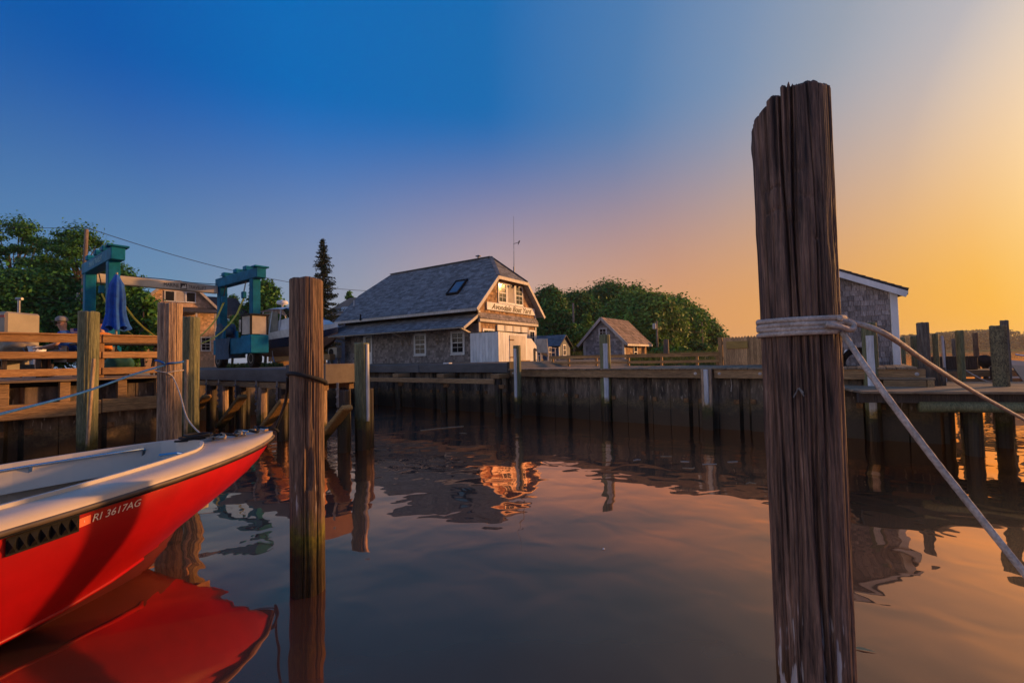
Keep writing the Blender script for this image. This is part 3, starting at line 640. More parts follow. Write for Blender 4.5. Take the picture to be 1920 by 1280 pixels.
# ------------------------------------------------------------------ low railing and stockade fence behind the right deck
RB = 3.1
rr_ = thing('railing', 'low two board wooden railing in front of the small shingled hut', 'railing', yd(0, RB), YROT)
xa, xb = a_at(1032, RB), a_at(1352, RB); xm = a_at(1178, RB)
for x0, x1 in ((xa, xm-.006), (xm+.006, xb)):
    part('rail', RAIL_X, rr_, (x0, x1, -.05, -.012, 1.66, 1.745), bevel=.005)
    part('rail', RAIL_X, rr_, (x0, x1, -.05, -.012, 1.47, 1.55), bevel=.005)
    part('cap_board', RAIL_X, rr_, (x0, x1, -.07, .07, 1.748, 1.775), bevel=.005)
for px in (1036, 1066, 1118, 1178, 1240, 1307, 1345): a = a_at(px, RB); part('post', RAIL_Z, rr_, (a-.035, a+.035, -.01, .06, 1.15, 1.745), bevel=.005)
fe = thing('stockade_fence', 'brown stockade fence of pointed pickets at the end of the deck', 'fence', yd(0, RB), YROT)
x0 = a_at(1356, RB); x1 = a_at(1590, RB); x = x0+.05
pkm = []
for i in range(4):
    zt = 2.22+rnd.uniform(-.012, .012)
    pk = [(-.038, 1.36), (.038, 1.36), (.038, zt-.05), (.0, zt), (-.038, zt-.05)]
    pkm.append(MB().prism(pk, (0, 0, 0), (1, 0, 0), (0, 0, 1), (0, 1, 0), -.018, .018).mesh('picket', woodm('picket_wood', (.56, .32, .15), (.34, .185, .085), 'z', island=.25)))
while x < x1: link('picket', pkm[rnd.randrange(4)], fe, (x, rnd.uniform(-.004, .004), 0)); x += .0795
part('fence_post', RAIL_Z, fe, (x0-.11, x0, -.05, .06, 1.2, 2.2), bevel=.008)
for z in (1.55, 2.0): part('back_rail', RAIL_X, fe, (x0, x1, .022, .06, z, z+.08))
sx0, sx1 = a_at(1364, RB), a_at(1404, RB)
sg = MB().box(sx0, sx1, -.05, -.026, 1.865, 2.075).build('blank_sign', mat('yellowed_board', (.40, .235, .05), (.27, .15, .035), scale=5, stretch=(1, 1, 3), rough=.6, bump=.15), None, bevel=.004)
sg.location = yd(0, RB); sg.rotation_euler = (0, 0, YROT); sg.name = 'notice_board'
tag(sg, 'blank yellowish board fixed to the pointed picket fence', 'sign')
# ------------------------------------------------------------------ right hand dock
DZ = 1.05
dp = onz(1758, 734, DZ); DROT = R(-20)
dr = thing('dock', 'grey plank dock on log beams beyond the deck step', 'dock', (dp.x, dp.y, 0), DROT)
pvx = [MB().box(-1.0, 7.0, -.069, .069, -.04, 0).mesh('plank', DECK_X, bevel=.006) for _ in range(3)]
for i in range(19): link('plank', pvx[i % 3], dr, (rnd.uniform(-.03, .03), .07+i*.146, DZ+rnd.uniform(-.003, .003)))
part('joist', PILE_DARK, dr, (-1, 7, .1, .2, .86, 1.005), (-1, 7, 1.3, 1.4, .86, 1.005), (-1, 7, 2.5, 2.6, .86, 1.005))
MB().tube([(-.2+i*.6, .12, .80+.008*math.sin(i)) for i in range(12)], .085, 14).build('log_beam', PILE_GREEN, dr, smooth=True)
for x, y in ((.62, .45), (1.05, 2.2), (1.62, .4), (2.9, .45), (2.6, 2.2), (4.2, .5)):
    link('support_pile', pile_mesh(.11, .11, -.7, .98, PILE_DARK, int(x*70+y*9)), dr, (x, y, 0))
d2 = thing('dock', 'low dark dock with stub posts in front of the moored boats', 'dock', at(1815, 700, 12.6), R(-20))
d2.location.z = 0
part('deck_slab', PILE_DARK, d2, (-1.2, 4, 0, 1.4, 1.02, 1.12), bevel=.01)
part('skirt_board', BEAM_X, d2, (-1.2, 4, -.05, -.002, .72, .9), (-1.2, 4, -.05, -.002, .95, 1.1))
for x in (-.8, .55, 1.6, 2.6): part('stub_post', PILE_DARK, d2, (x-.12, x+.12, -.30, -.06, -.5, 1.22), bevel=.015)
for px, w, lab in ((1779, .34, 'wide dark brown dock box behind the thin pilings'), (1815, .13, 'narrow dark brown dock box on the low dock')):
    p = at(px, 690, 13.3); b = MB().box(-w, w, -.22, .22, 1.122, 1.47).box(-w-.02, w+.02, -.24, .24, 1.472, 1.51).build('dock_box', PILE_DARK, None, bevel=.012)
    b.location = (p.x, p.y, 0); b.rotation_euler = (0, 0, R(-20)); tag(b, lab, 'box')
# rocks on the bank below the dock
for i in range(9):
    p = onz(1762+rnd.uniform(0, 48), 786+rnd.uniform(-6, 6), 0); g = np.random.RandomState(i)
    bm = bmesh.new(); bmesh.ops.create_icosphere(bm, subdivisions=2, radius=1)
    for v in bm.verts: v.co = Vector((v.co.x*.24, v.co.y*.2, v.co.z*.15))*(1+.28*math.sin(v.co.x*5+i)*math.cos(v.co.y*6+i*2)+g.uniform(-.08, .08))
    me = bpy.data.meshes.new('rock'); bm.to_mesh(me); bm.free()
    me.materials.append(mat('wet_rock', (.06, .05, .04), (.025, .02, .017), scale=9, rough=.5, bump=.5))
    o = link('rock', me, None, (p.x, p.y+.7, .12+.1*(i % 3))); o.rotation_euler = (g.uniform(0, 3), g.uniform(0, 3), g.uniform(0, 3))
    tag(o, 'dark wet rock heaped on the bank under the dock planks', 'rock', 'rocks under the dock')
# ------------------------------------------------------------------ shingles and windows
def clip(poly, a, b, c):        # keep a*x+b*y<=c
    out = []
    for i in range(len(poly)):
        p, q = poly[i], poly[(i+1) % len(poly)]; fp, fq = a*p[0]+b*p[1]-c, a*q[0]+b*q[1]-c
        if fp <= 0: out.append(p)
        if (fp < 0) != (fq < 0) and abs(fp-fq) > 1e-9:
            t = fp/(fp-fq); out.append((p[0]+(q[0]-p[0])*t, p[1]+(q[1]-p[1])*t))
    return out
def clip_convex(poly, conv):    # conv is counter-clockwise
    for i in range(len(conv)):
        (x0, y0), (x1, y1) = conv[i], conv[(i+1) % len(conv)]
        a, b = (y1-y0), -(x1-x0); poly = clip(poly, a, b, a*x0+b*y0)
        if len(poly) < 3: return []
    return poly
def shingles(conv, o, u, v, n, w, h, t, seed=0, gap=.006, wvar=.35):
    """list of (MB) wedge shingles covering the convex polygon conv (u,v coordinates, counter-clockwise)"""
    g = random.Random(seed); o, u, v, n = Vector(o), Vector(u).normalized(), Vector(v).normalized(), Vector(n).normalized()
    ys_ = [p[1] for p in conv]; xs_ = [p[0] for p in conv]; res = []
    y = min(ys_); row = 0
    while y < max(ys_):
        x = min(xs_)-g.uniform(0, w)
        while x < max(xs_):
            ww = w*(1+g.uniform(-wvar, wvar)); dy = g.uniform(-.04, .04)*h
            cell = clip_convex([(x+gap/2, y+dy), (x+ww-gap/2, y+dy), (x+ww-gap/2, y+h*1.02), (x+gap/2, y+h*1.02)], conv)
            x += ww
            if len(cell) < 3: continue
            tt = t*(1+g.uniform(-.25, .25)); m_ = MB(); k = len(cell)
            top = [o+u*a+v*b+n*(tt*(1-.75*min(1, max(0, (b-y)/h)))) for a, b in cell]; bot = [o+u*a+v*b-n*.004 for a, b in cell]
            m_.add(top+bot, [tuple(range(k))]+[(i, k+i, k+(i+1) % k, (i+1) % k) for i in range(k)])
            res.append(m_)
        y += h; row += 1
    return res
def join(ms):
    r_ = MB()
    for m_ in ms: r_.add(m_.v, m_.f)
    return r_
def shingle_part(name, mt, parent, conv, o, u, v, n, w, h, t, seed=0, **kw):
    ob = join(shingles(conv, o, u, v, n, w, h, t, seed, **kw)).build(name, mt, parent); ob['kind'] = 'stuff'; return ob
def window(parent, o, u, n, w, h, frame=.09, proud=.03, mt=WHITE, cols=2, rows=2, sash=True, pane=GLASS, sill=True, mun=.022):
    """o: lower left corner of the outer trim; u along the wall, n outward"""
    o, u, n = Vector(o), Vector(u).normalized(), Vector(n).normalized(); z = Vector((0, 0, 1))
    def bx(m_, x0, x1, z0, z1, d0, d1): return m_.prism([(x0, z0), (x1, z0), (x1, z1), (x0, z1)], o, u, z, n, d0, d1)
    wn = MB(); f = frame
    bx(wn, 0, f, 0, h, 0, proud); bx(wn, w-f, w, 0, h, 0, proud); bx(wn, f, w-f, h-f, h, 0, proud); bx(wn, f, w-f, 0, f, 0, proud)
    W_ = wn.build('window', mt, parent)
    bx(MB(), f, w-f, f, h-f, .004, .010).build('pane', pane, W_)
    m_ = MB()
    hm_ = (f+h-f)/2
    if sash: bx(m_, f, w-f, hm_-.025, hm_+.025, .011, .024)
    for i in range(1, cols): x = f+(w-2*f)*i/cols; bx(m_, x-mun/2, x+mun/2, f, h-f, .0105, .021)
    nr = rows*2 if sash else rows
    for i in range(1, nr):
        if sash and i == rows: continue
        zz = f+(h-2*f)*i/nr; bx(m_, f, w-f, zz-mun/2, zz+mun/2, .0105, .020)
    if m_.v: m_.build('muntins', mt, W_)
    if sill: bx(MB(), -.03, w+.03, -.035, 0.0, 0, proud+.035).build('sill', mt, W_)
    return W_
Z3 = Vector((0, 0, 1))
# ------------------------------------------------------------------ boat yard house
HC = at(899, 675, 23.0); HROT = math.atan2(-.555, .832)
HG = 1.55
hs_ = thing('boat_yard_house', 'shingled boat yard house with clipped gable roof, lit gable and name board', 'house', (HC.x, HC.y, 0), HROT)
# local: x = toward the water end (gable faces +x), y = away from camera (B); long wall is y=0 facing -y, from x=-10.8 to 0
HL, HW, EZ, RZ, HZ = 10.8, 5.6, 4.27, 7.58, 6.13
part('wall', DARK, hs_, (-HL, -.02, .02, HW-.02, HG-.4, EZ))
m_ = MB()
gp = [(0, EZ-.02), (HW, EZ-.02), (HW+.0, EZ+.3), (HW/2+1.5, HZ), (HW/2-1.5, HZ), (0, EZ+.3)]
m_.prism([(.02, EZ-.05), (HW-.02, EZ-.05), (HW-.02, EZ+.45), (HW/2+1.42, HZ-.02), (HW/2-1.42, HZ-.02), (.02, EZ+.45)], (0, 0, 0), (0, 1, 0), (0, 0, 1), (1, 0, 0), -HL+.1, -.02)
m_.build('gable_wall', DARK, hs_)
shingle_part('wall_shingles', SH_GREY, hs_, [(-HL, HG-.2), (0, HG-.2), (0, 3.55), (-HL, 3.55)], (0, 0, 0), (1, 0, 0), Z3, (0, -1, 0), .15, .13, .016, 5)
shingle_part('gable_shingles', SH_SUNLIT, hs_, [(0, HG-.2), (HW, HG-.2), (HW, EZ+.4), (HW/2+1.45, HZ-.03), (HW/2-1.45, HZ-.03), (0, EZ+.4)], (0, 0, 0), (0, 1, 0), Z3, (1, 0, 0), .16, .14, .018, 6)
# roof: planes as slabs plus courses of shingles
OV, FO, HIPX = .56, .32, 1.2
ys0, ys1, ym = -OV, HW+OV, HW/2
xe0, xe1 = -HL-FO, FO
yh0 = ys0+(HZ-EZ)/(RZ-EZ)*(ym-ys0); yh1 = 2*ym-yh0
xr0, xr1 = -HL+HIPX, -HIPX
def slab(name, mt, parent, pts, th=.09):
    pts = [Vector(p) for p in pts]; n = (pts[1]-pts[0]).cross(pts[2]-pts[0]).normalized(); k = len(pts)
    m_ = MB(); m_.add(pts+[p-n*th for p in pts], [tuple(range(k)), tuple(range(2*k-1, k-1, -1))]+[(i, k+i, k+(i+1) % k, (i+1) % k) for i in range(k)])
    return m_.build(name, mt, parent)
def roof_plane(parent, pts, mt, w, h, t, seed):
    """pts counter-clockwise from outside, first edge is the eave"""
    pts = [Vector(p) for p in pts]; u = (pts[1]-pts[0]).normalized(); n = (pts[1]-pts[0]).cross(pts[2]-pts[0]).normalized(); v = n.cross(u)
    conv = [((p-pts[0]).dot(u), (p-pts[0]).dot(v)) for p in pts]
    return shingle_part('roof_shingles', mt, parent, conv, pts[0]+n*.004, u, v, n, w, h, t, seed)
front = [(xe0, ys0, EZ), (xe1, ys0, EZ), (xe1, yh0, HZ), (xr1, ym, RZ), (xr0, ym, RZ), (xe0, yh0, HZ)]
back = [(xe1, ys1, EZ), (xe0, ys1, EZ), (xe0, yh1, HZ), (xr0, ym, RZ), (xr1, ym, RZ), (xe1, yh1, HZ)]
hipr = [(xe1, yh0, HZ), (xe1, yh1, HZ), (xr1, ym, RZ)]
hipl = [(xe0, yh1, HZ), (xe0, yh0, HZ), (xr0, ym, RZ)]
rf = slab('roof', WHITE_OLD, hs_, front)
slab('roof_side', WHITE_OLD, rf, back); slab('roof_side', WHITE_OLD, rf, hipr); slab('roof_side', WHITE_OLD, rf, hipl)
roof_plane(rf, front, ROOF, .30, .145, .016, 1); roof_plane(rf, back, ROOF, .30, .145, .016, 2); roof_plane(rf, hipr, ROOF, .30, .145, .016, 3); roof_plane(rf, hipl, ROOF, .30, .145, .016, 4)
m_ = MB(); m_.bar((xr0, ym, RZ+.03), (xr1, ym, RZ+.03), .26, .03); m_.build('ridge_cap', ROOF, rf)
for q in ((xe1, yh0, HZ), (xe1, yh1, HZ)): MB().bar((q[0]+.02, q[1], q[2]+.03), (xr1, ym, RZ+.035), .2, .025).build('hip_cap', ROOF, rf)
# rake and eave boards on the lit gable
def board(p0, p1, w, h, mt, name='rake_board', par=hs_): return MB().bar(p0, p1, w, h, (1, 0, 0)).build(name, mt, par)
for q0, q1 in (((xe1+.03, ys0, EZ-.1), (xe1+.03, yh0, HZ-.1)), ((xe1+.03, ys1, EZ-.1), (xe1+.03, yh1, HZ-.1)), ((xe1+.035, yh0-.04, HZ-.1), (xe1+.035, yh1+.04, HZ-.1))):
    MB().bar(q0, q1, .17, .05, (1, 0, 0)).build('rake_board', WHITE_OLD, hs_)
MB().bar((xe0, ys0-.02, EZ-.08), (xe1, ys0-.02, EZ-.08), .03, .14).build('eave_board', WHITE_OLD, hs_)
# lower skirt roof along the long side
sk = [(xe0-.2, -1.25, 3.30), (.02, -1.25, 3.30), (.02, -.03, 4.02), (xe0-.2, -.03, 4.02)]
s_ = slab('skirt_roof', WHITE_OLD, hs_, sk, .06); roof_plane(s_, sk, ROOF, .30, .145, .016, 9)
MB().bar((.06, -1.27, 3.24), (.06, -.03, 3.98), .13, .05, (1, 0, 0)).build('rake_board', WHITE_OLD, s_)
for x in (-.25, -5.2, -10.4): MB().bar((x, -1.1, 3.27), (x, -.03, 2.95), .07, .07).build('bracket', WHITE_OLD, s_)
# long wall windows, door, corner boards, hanging ropes
def hx(px): # local x on the long wall under a pixel column
    v = ray(px, 650); o_ = Vector((HC.x, HC.y, 0)); n = Vector((.555, .832, 0)); k = (o_-CAM).dot(n)/v.dot(n); p = CAM+v*k; return (p-o_).dot(Vector((.832, -.555, 0)))
def hyy(px):
    v = ray(px, 620); o_ = Vector((HC.x, HC.y, 0)); n = Vector((.832, -.555, 0)); k = (o_-CAM).dot(n)/v.dot(n); p = CAM+v*k; return (p-o_).dot(Vector((.555, .832, 0)))
for l_, r_ in ((777, 800), (846, 872)):
    window(hs_, (hx(l_), -.02, 2.0), (1, 0, 0), (0, -1, 0), hx(r_)-hx(l_), 1.22, frame=.12, cols=2, rows=2)
xl, xr_ = hx(683), hx(699)
dr_ = part('door_frame', WHITE, hs_, (xl, xl+.22, -.06, -.022, HG-.1, 3.3), (xr_-.12, xr_, -.06, -.022, HG-.1, 3.3), (xl+.22, xr_-.12, -.06, -.022, 3.2, 3.3))
part('door', GLASS, hs_, (xl+.22, xr_-.12, -.04, -.022, 2.3, 3.2)); part('door_panel', WHITE, hs_, (xl+.22, xr_-.12, -.045, -.022, HG-.1, 2.3))
part('corner_board', WHITE_OLD, hs_, (-.02, .045, -.05, .1, HG-.2, 4.2)); part('corner_board', WHITE_OLD, hs_, (-.02, .045, HW-.1, HW+.04, HG-.2, EZ+.1))
for px in (756, 768, 821):
    x = hx(px); m_ = MB(); m_.tube([(x+.09*math.sin(t*.5), -.05, 3.1-.55*(1-abs(1-t/6))) for t in range(13)], .012, 5); m_.build('hanging_line', ROPET, hs_)
part('wall_light', WHITE, hs_, (hx(868)-.05, hx(868)+.05, -.14, -.02, 3.25, 3.32))
# skylight on the roof
def on_roof(px, py):
    n = Vector((0, -(RZ-EZ), (ym-ys0))).normalized(); R3 = Matrix.Rotation(HROT, 3, 'Z'); nw = R3 @ n; o_ = Vector((HC.x, HC.y, 0))+R3 @ Vector((0, ys0, EZ))
    v = ray(px, py); k = (o_-CAM).dot(nw)/v.dot(nw); return R3.transposed() @ (CAM+v*k-Vector((HC.x, HC.y, 0))), n
c_, n_ = on_roof(858, 540); v_ = n_.cross(Vector((1, 0, 0)))
m_ = MB(); 
for a0, a1, b0, b1 in ((-.42, -.34, -.62, .62), (.34, .42, -.62, .62), (-.34, .34, -.62, -.53), (-.34, .34, .53, .62)): m_.prism([(a0, b0), (a1, b0), (a1, b1), (a0, b1)], c_, (1, 0, 0), v_, n_, 0, .13)
sk_ = m_.build('skylight', BLACK, rf); MB().prism([(-.34, -.53), (.34, -.53), (.34, .53), (-.34, .53)], c_, (1, 0, 0), v_, n_, .05, .09).build('pane', mat('skylight_glass', (.10, .12, .15), (.08, .1, .12), scale=1, rough=.08, spec=.8), sk_)
for px, py in ((664, 573), (676, 600)):
    c_, n_ = on_roof(px, py); MB().lathe([(.07, 0), (.06, .1), (.045, .12), (.045, .36)], 10, (c_.x, c_.y, c_.z-.02)).build('vent_pipe', PVC if py < 590 else BLACK, rf)
MB().lathe([(.06, RZ-.1), (.06, RZ+.17), (.17, RZ+.20), (.17, RZ+.23), (.03, RZ+.28)], 12, (xr1-1.0, ym+.1, 0)).build('roof_cowl', GALV, rf)
# gable: windows, name board, belt, barn door, lower windows
y0, y1 = hyy(934), hyy(981); wd = (y1-y0)/3
zb_ = 4.75
for i in range(3):
    window(hs_, (.02, y0+i*wd+.01, zb_), (0, 1, 0), (1, 0, 0), wd-.02, 1.13, frame=.08, cols=2 if i != 1 else 1, rows=2 if i != 1 else 1, pane=GLASS if i != 1 else SCREEN, sash=i != 1)
ys_, ye_ = hyy(911), hyy(1001)
nb_ = part('name_board', WHITE, hs_, (.06, .10, ys_, ye_, 4.28, 4.70), bevel=.015)
tm = text_mesh('Avondale Boat Yard', .3, LETTER, shear=.35, width=(ye_-ys_)*.84, height=.31, bold=.008)
for v in tm.vertices: v.co = Vector((.103+v.co.z, (ys_+ye_)/2+v.co.x, 4.49+v.co.y))
link('lettering', tm, nb_)
part('belt_board', WHITE_OLD, hs_, (.02, .16, -.1, HW+.1, 3.62, 3.78), bevel=.01); 
sb = [(.16, -.1, 3.80), (.16, HW+.1, 3.80), (.02, HW+.1, 4.1), (.02, -.1, 4.1)]
roof_plane(hs_, sb, SH_GREY, .16, .13, .014, 12)
yb0, yb1 = hyy(930), hyy(989)
for i in range(4):
    w_ = (yb1-yb0)/4; dd = part('barn_door_panel', WHITE, hs_, (.03, .07, yb0+i*w_+.01, yb0+(i+1)*w_-.01, HG-.1, 3.55), bevel=.01)
    part('trim', WHITE_OLD, dd, (.071, .085, yb0+i*w_+.01, yb0+i*w_+.09, HG-.1, 3.55), (.071, .085, yb0+(i+1)*w_-.09, yb0+(i+1)*w_-.01, HG-.1, 3.55))
window(hs_, (.02, hyy(904), 2.35), (0, 1, 0), (1, 0, 0), hyy(926)-hyy(904), .95, frame=.1, cols=2, rows=1)
window(hs_, (.02, hyy(991), 1.95), (0, 1, 0), (1, 0, 0), min(HW-.12, hyy(1007))-hyy(991), 1.45, frame=.1, cols=2, rows=2)
for yy in (hyy(958), hyy(966)): MB().lathe([(.05, 0), (.09, .1), (.02, .12)], 8, (.22, yy, 5.72)).build('spot_lamp', BLACK, hs_)
MB().bar((.03, hyy(962), 5.9), (.24, hyy(962), 5.86), .04, .04).build('lamp_bracket', BLACK, hs_)
# antenna mast behind the ridge
ap = at(967, 660, 27.5)
an = thing('antenna_mast', 'tall thin antenna mast with a wind vane above the boat yard house', 'antenna', (ap.x, ap.y, 0))
MB().tube([(0, 0, 1.5), (0, 0, 7.3)], .045, 8).build('mast', GALV, an); MB().tube([(0, 0, 7.3), (.05, 0, zat(967, 405, 27.5))], [.028, .010], 6).build('whip', GALV, an)
zz = zat(967, 457, 27.5); m_ = MB(); m_.bar((0, 0, zz), (.34, 0, zz+.08), .025, .025); m_.bar((.28, 0, zz-.05), (.4, 0, zz+.2), .04, .04); m_.bar((.3, -.1, zz+.12), (.38, .1, zz+.1), .03, .03); m_.build('wind_vane', BLACK, an)
# white board enclosure before the gable
ep = at(882, 675, 22.2); e0 = Vector((ep.x, ep.y, 0))
en = thing('board_enclosure', 'white vertical board enclosure with a door before the lit gable', 'shed', e0, HROT)
EW, ED, EH = 1.66, 2.55, 3.0
n_b = 9
for i in range(n_b): w_ = EW/n_b; part('board', WHITE, en, (i*w_+.004, (i+1)*w_-.004, 0, .03, 1.25, EH), bevel=.004)
for i in range(13): w_ = ED/13; part('board', WHITE, en, (EW+.001, EW+.03, i*w_+.004, (i+1)*w_-.004, 1.25, EH-.06*i/13), bevel=.004)
part('top_board', BLACK, en, (-.03, EW+.06, -.03, ED+.03, EH+.002, EH+.03))
dd = part('door', WHITE_OLD, en, (EW+.031, EW+.055, ED*.36, ED*.93, 1.35, EH-.15), bevel=.008); part('hinge', RUST, dd, (EW+.056, EW+.07, ED*.36, ED*.5, 2.6, 2.66), (EW+.056, EW+.07, ED*.36, ED*.5, 1.75, 1.81))
part('plinth', BEAM_Y, en, (EW+.031, EW+.16, ED*.62, ED*1.02, 1.2, 1.62))
pp = at(994, 680, 23.2); pl = MB().prism([(0, 1.2), (1.3, 1.2), (1.3, 2.35), (.75, 2.75), (.1, 2.75)], (0, 0, 0), (.555, .832, 0), (0, 0, 1), (.832, -.555, 0), -.04, .0).build('leaning_panel', WHITE, None, bevel=.006)
pl.location = (pp.x-.3, pp.y, 0); tag(pl, 'white panel with a cut corner propped beside the enclosure', 'panel')
# steps with handrail right of the gable
sp0 = at(1004, 680, 21.5)
stp = thing('steps', 'wooden steps with a sloping handrail beside the gable', 'steps', (sp0.x, sp0.y, 0), R(-12))
for i in range(4): part('tread', DECK_X, stp, (.1+i*.2, .32+i*.2, -.35, .45, 1.62-i*.12, 1.66-i*.12))
MB().bar((0, -.35, 2.15), (.78, -.35, 1.72), .06, .1).build('handrail', RAIL_X, stp)
for x, zt in ((.02, 2.15), (.76, 1.74)): part('post', RAIL_Z, stp, (x-.05, x+.05, -.4, -.3, 1.1, zt))
def deck_chair(px, Y, rot, lab):
    p = at(px, 680, Y); c = thing('lawn_chair', lab, 'chair', (p.x, p.y, land_z(*to_ab(p))), rot)
    part('seat', WHITE_OLD, c, (-.26, .26, -.25, .25, .38, .42)); MB().bar((0, .24, .4), (0, .4, .98), .5, .03, (0, 1, 0)).build('backrest', WHITE_OLD, c)
    for sx in (-.24, .24):
        part('leg', WHITE_OLD, c, (sx-.02, sx+.02, -.24, -.2, 0, .6)); part('leg', WHITE_OLD, c, (sx-.02, sx+.02, .2, .24, 0, .6)); part('armrest', WHITE_OLD, c, (sx-.035, sx+.035, -.28, .26, .6, .63))
deck_chair(1021, 20.0, R(160), 'white lawn chair in front of the sloping handrail'); deck_chair(1029, 21.6, R(120), 'white lawn chair behind another white chair at the steps')
bpx = at(1046, 684, 17.6); bb = MB().box(-.32, .32, -.2, .2, 0, .3).box(-.34, .34, -.22, .22, .301, .34).build('wooden_crate', BRACE, None, bevel=.01); bb.location = (bpx.x, bpx.y, 1.2); tag(bb, 'low yellowish wooden crate on the deck beside the steps', 'crate')
# ------------------------------------------------------------------ small shingled hut
s0 = at(1171, 680, 27.0)
hut = thing('shingled_hut', 'small shingled hut with brown plank roof and white corner boards', 'hut', (s0.x, s0.y, 0), YROT)
# local: gable front faces -y from x=-2.55..0, lit side faces +x, depth in +y
UW, UD, UE, UR, UG = 2.65, 3.6, 2.78, 4.12, 1.1
part('wall', DARK, hut, (-UW+.02, -.02, .02, UD-.02, UG, UE))
MB().prism([(-UW+.02, UE-.02), (-.02, UE-.02), (-UW/2, UR-.1)], (0, 0, 0), (1, 0, 0), (0, 0, 1), (0, 1, 0), .02, UD-.02).build('gable_wall', DARK, hut)
shingle_part('wall_shingles', mat('shingle_bluegrey', (.37, .33, .31), (.21, .185, .175), scale=7, stretch=(8, 8, 1), rough=.85, bump=.4, island=.35), hut, [(-UW, UG), (0, UG), (0, UE), (-UW/2, UR-.06), (-UW, UE)], (0, 0, 0), (1, 0, 0), Z3, (0, -1, 0), .16, .12, .016, 21)
shingle_part('wall_shingles', SH_SUNLIT, hut, [(0, UG), (UD, UG), (UD, UE), (0, UE)], (0, 0, 0), (0, 1, 0), Z3, (1, 0, 0), .16, .12, .016, 22)
ov = .32; zo = UE-ov*(UR-UE)/(UW/2)
rp1 = [(ov, -.25, zo), (ov, UD+.25, zo), (-UW/2, UD+.25, UR), (-UW/2, -.25, UR)]
rp2 = [(-UW-ov, UD+.25, zo), (-UW-ov, -.25, zo), (-UW/2, -.25, UR), (-UW/2, UD+.25, UR)]
r_ = slab('roof', ROOF_BR, hut, rp1, .08); slab('roof_side', ROOF_BR, r_, rp2, .08)
roof_plane(r_, rp1, ROOF_BR, .2, .3, .018, 31); roof_plane(r_, rp2, ROOF_BR, .2, .3, .018, 32)
for q in (rp1[0], rp2[1]): MB().bar((q[0], -.28, zo-.06), (-UW/2, -.28, UR-.06), .05, .16, (0, 0, 1)).build('rake_board', WHITE_OLD, hut)
part('eave_board', WHITE_OLD, hut, (ov-.02, ov+.02, -.25, UD+.25, zo-.13, zo-.01))
part('corner_board', WHITE_OLD, hut, (-.1, .04, -.045, .1, UG, UE)); part('corner_board', WHITE_OLD, hut, (-UW-.03, -UW+.12, -.045, .06, UG, UE))
window(hut, (-UW/2-.27, -.03, 2.95), (1, 0, 0), (0, -1, 0), .54, .52, frame=.07, cols=2, rows=2, sash=False)
window(hut, (.03, 1.35, 1.5), (0, 1, 0), (1, 0, 0), .6, .95, frame=.07, cols=1, rows=1)
# grey garden shed
g0 = at(1048, 668, 33)
gs = thing('garden_shed', 'small grey sided shed with lit gable end and white window', 'shed', (g0.x, g0.y, 0), YROT+R(8))
part('wall', SIDING, gs, (-2.6, 0, 0, 2.2, 1.0, 2.65))
MB().prism([(0, 2.65), (2.2, 2.65), (1.1, 3.35)], (0, 0, 0), (0, 1, 0), (0, 0, 1), (1, 0, 0), -2.6, 0).build('gable_wall', SIDING, gs)
ro_ = slab('roof', ROOF_DK, gs, [(-2.8, -.2, 2.56), (.18, -.2, 2.56), (.18, 1.1, 3.42), (-2.8, 1.1, 3.42)], .07); slab('roof_side', ROOF_DK, ro_, [(.18, 2.4, 2.56), (-2.8, 2.4, 2.56), (-2.8, 1.1, 3.42), (.18, 1.1, 3.42)], .07)
roof_plane(ro_, [(-2.8, -.2, 2.56), (.18, -.2, 2.56), (.18, 1.1, 3.42), (-2.8, 1.1, 3.42)], ROOF, .3, .16, .015, 41)
part('corner_board', WHITE, gs, (-.05, .03, -.03, .08, 1, 2.65))
window(gs, (.0, .75, 1.85), (0, 1, 0), (1, 0, 0), .6, .85, frame=.09, cols=2, rows=1); window(gs, (-2.3, -.0, 1.9), (1, 0, 0), (0, -1, 0), 1.0, .6, frame=.08, cols=1, rows=1, sash=False)
# ------------------------------------------------------------------ grey shingled shed on the right
c0 = onz(1686, 709, 1.10); SR = R(-18)
shd = thing('shingled_shed', 'grey weathered shingle shed with white corner board behind the tall piling', 'shed', (c0.x, c0.y, 0), SR)
# local: front faces -y, right corner at x=0
k_ = c0.y/FPX; SE = zat(1688, 541, c0.y); SW = 1.8; RX = -1.2; SRZ = zat(1572, 506, c0.y+.35); sl_ = (SRZ-SE)/(0-RX)
part('wall', DARK, shd, (-SW+.02, -.02, .025, 2.4, .9, SE-.05)); MB().prism([(-SW+.02, SE-.06), (-.02, SE-.06), (RX, SRZ-.08), (-SW+.02, SRZ-.65*sl_)], (0, 0, 0), (1, 0, 0), (0, 0, 1), (0, 1, 0), .025, 2.4).build('gable_wall', DARK, shd)
wl = part('front_sheathing', DARK, shd, (-SW+.03, -.03, .005, .024, .95, SE-.06))
conv = [(-SW, 1.0), (-.1, 1.0), (-.1, SE-.05), (RX, SRZ-.06), (-SW, SE-.05)]
near = shingles([(-1.36, 1.0), (-.1, 1.0), (-.1, SE-.03), (RX, SRZ-.04), (-1.36, SRZ-.1)], (0, 0, 0), (1, 0, 0), Z3, (0, -1, 0), .125, .115, .017, 51, gap=.008, wvar=.4)
SH_NEAR = mat('shingle_near', (.36, .31, .285), (.15, .12, .112), scale=6, stretch=(9, 9, 1.2), rough=.85, bump=.8, island=.36)
for i, m_ in enumerate(near): m_.build('shingle', SH_NEAR, wl)
shingle_part('wall_shingles', SH_NEAR, shd, [(-SW, 1.0), (-1.37, 1.0), (-1.37, SRZ-.15), (-SW, SRZ-.65*sl_-.02)], (0, 0, 0), (1, 0, 0), Z3, (0, -1, 0), .125, .115, .017, 52)
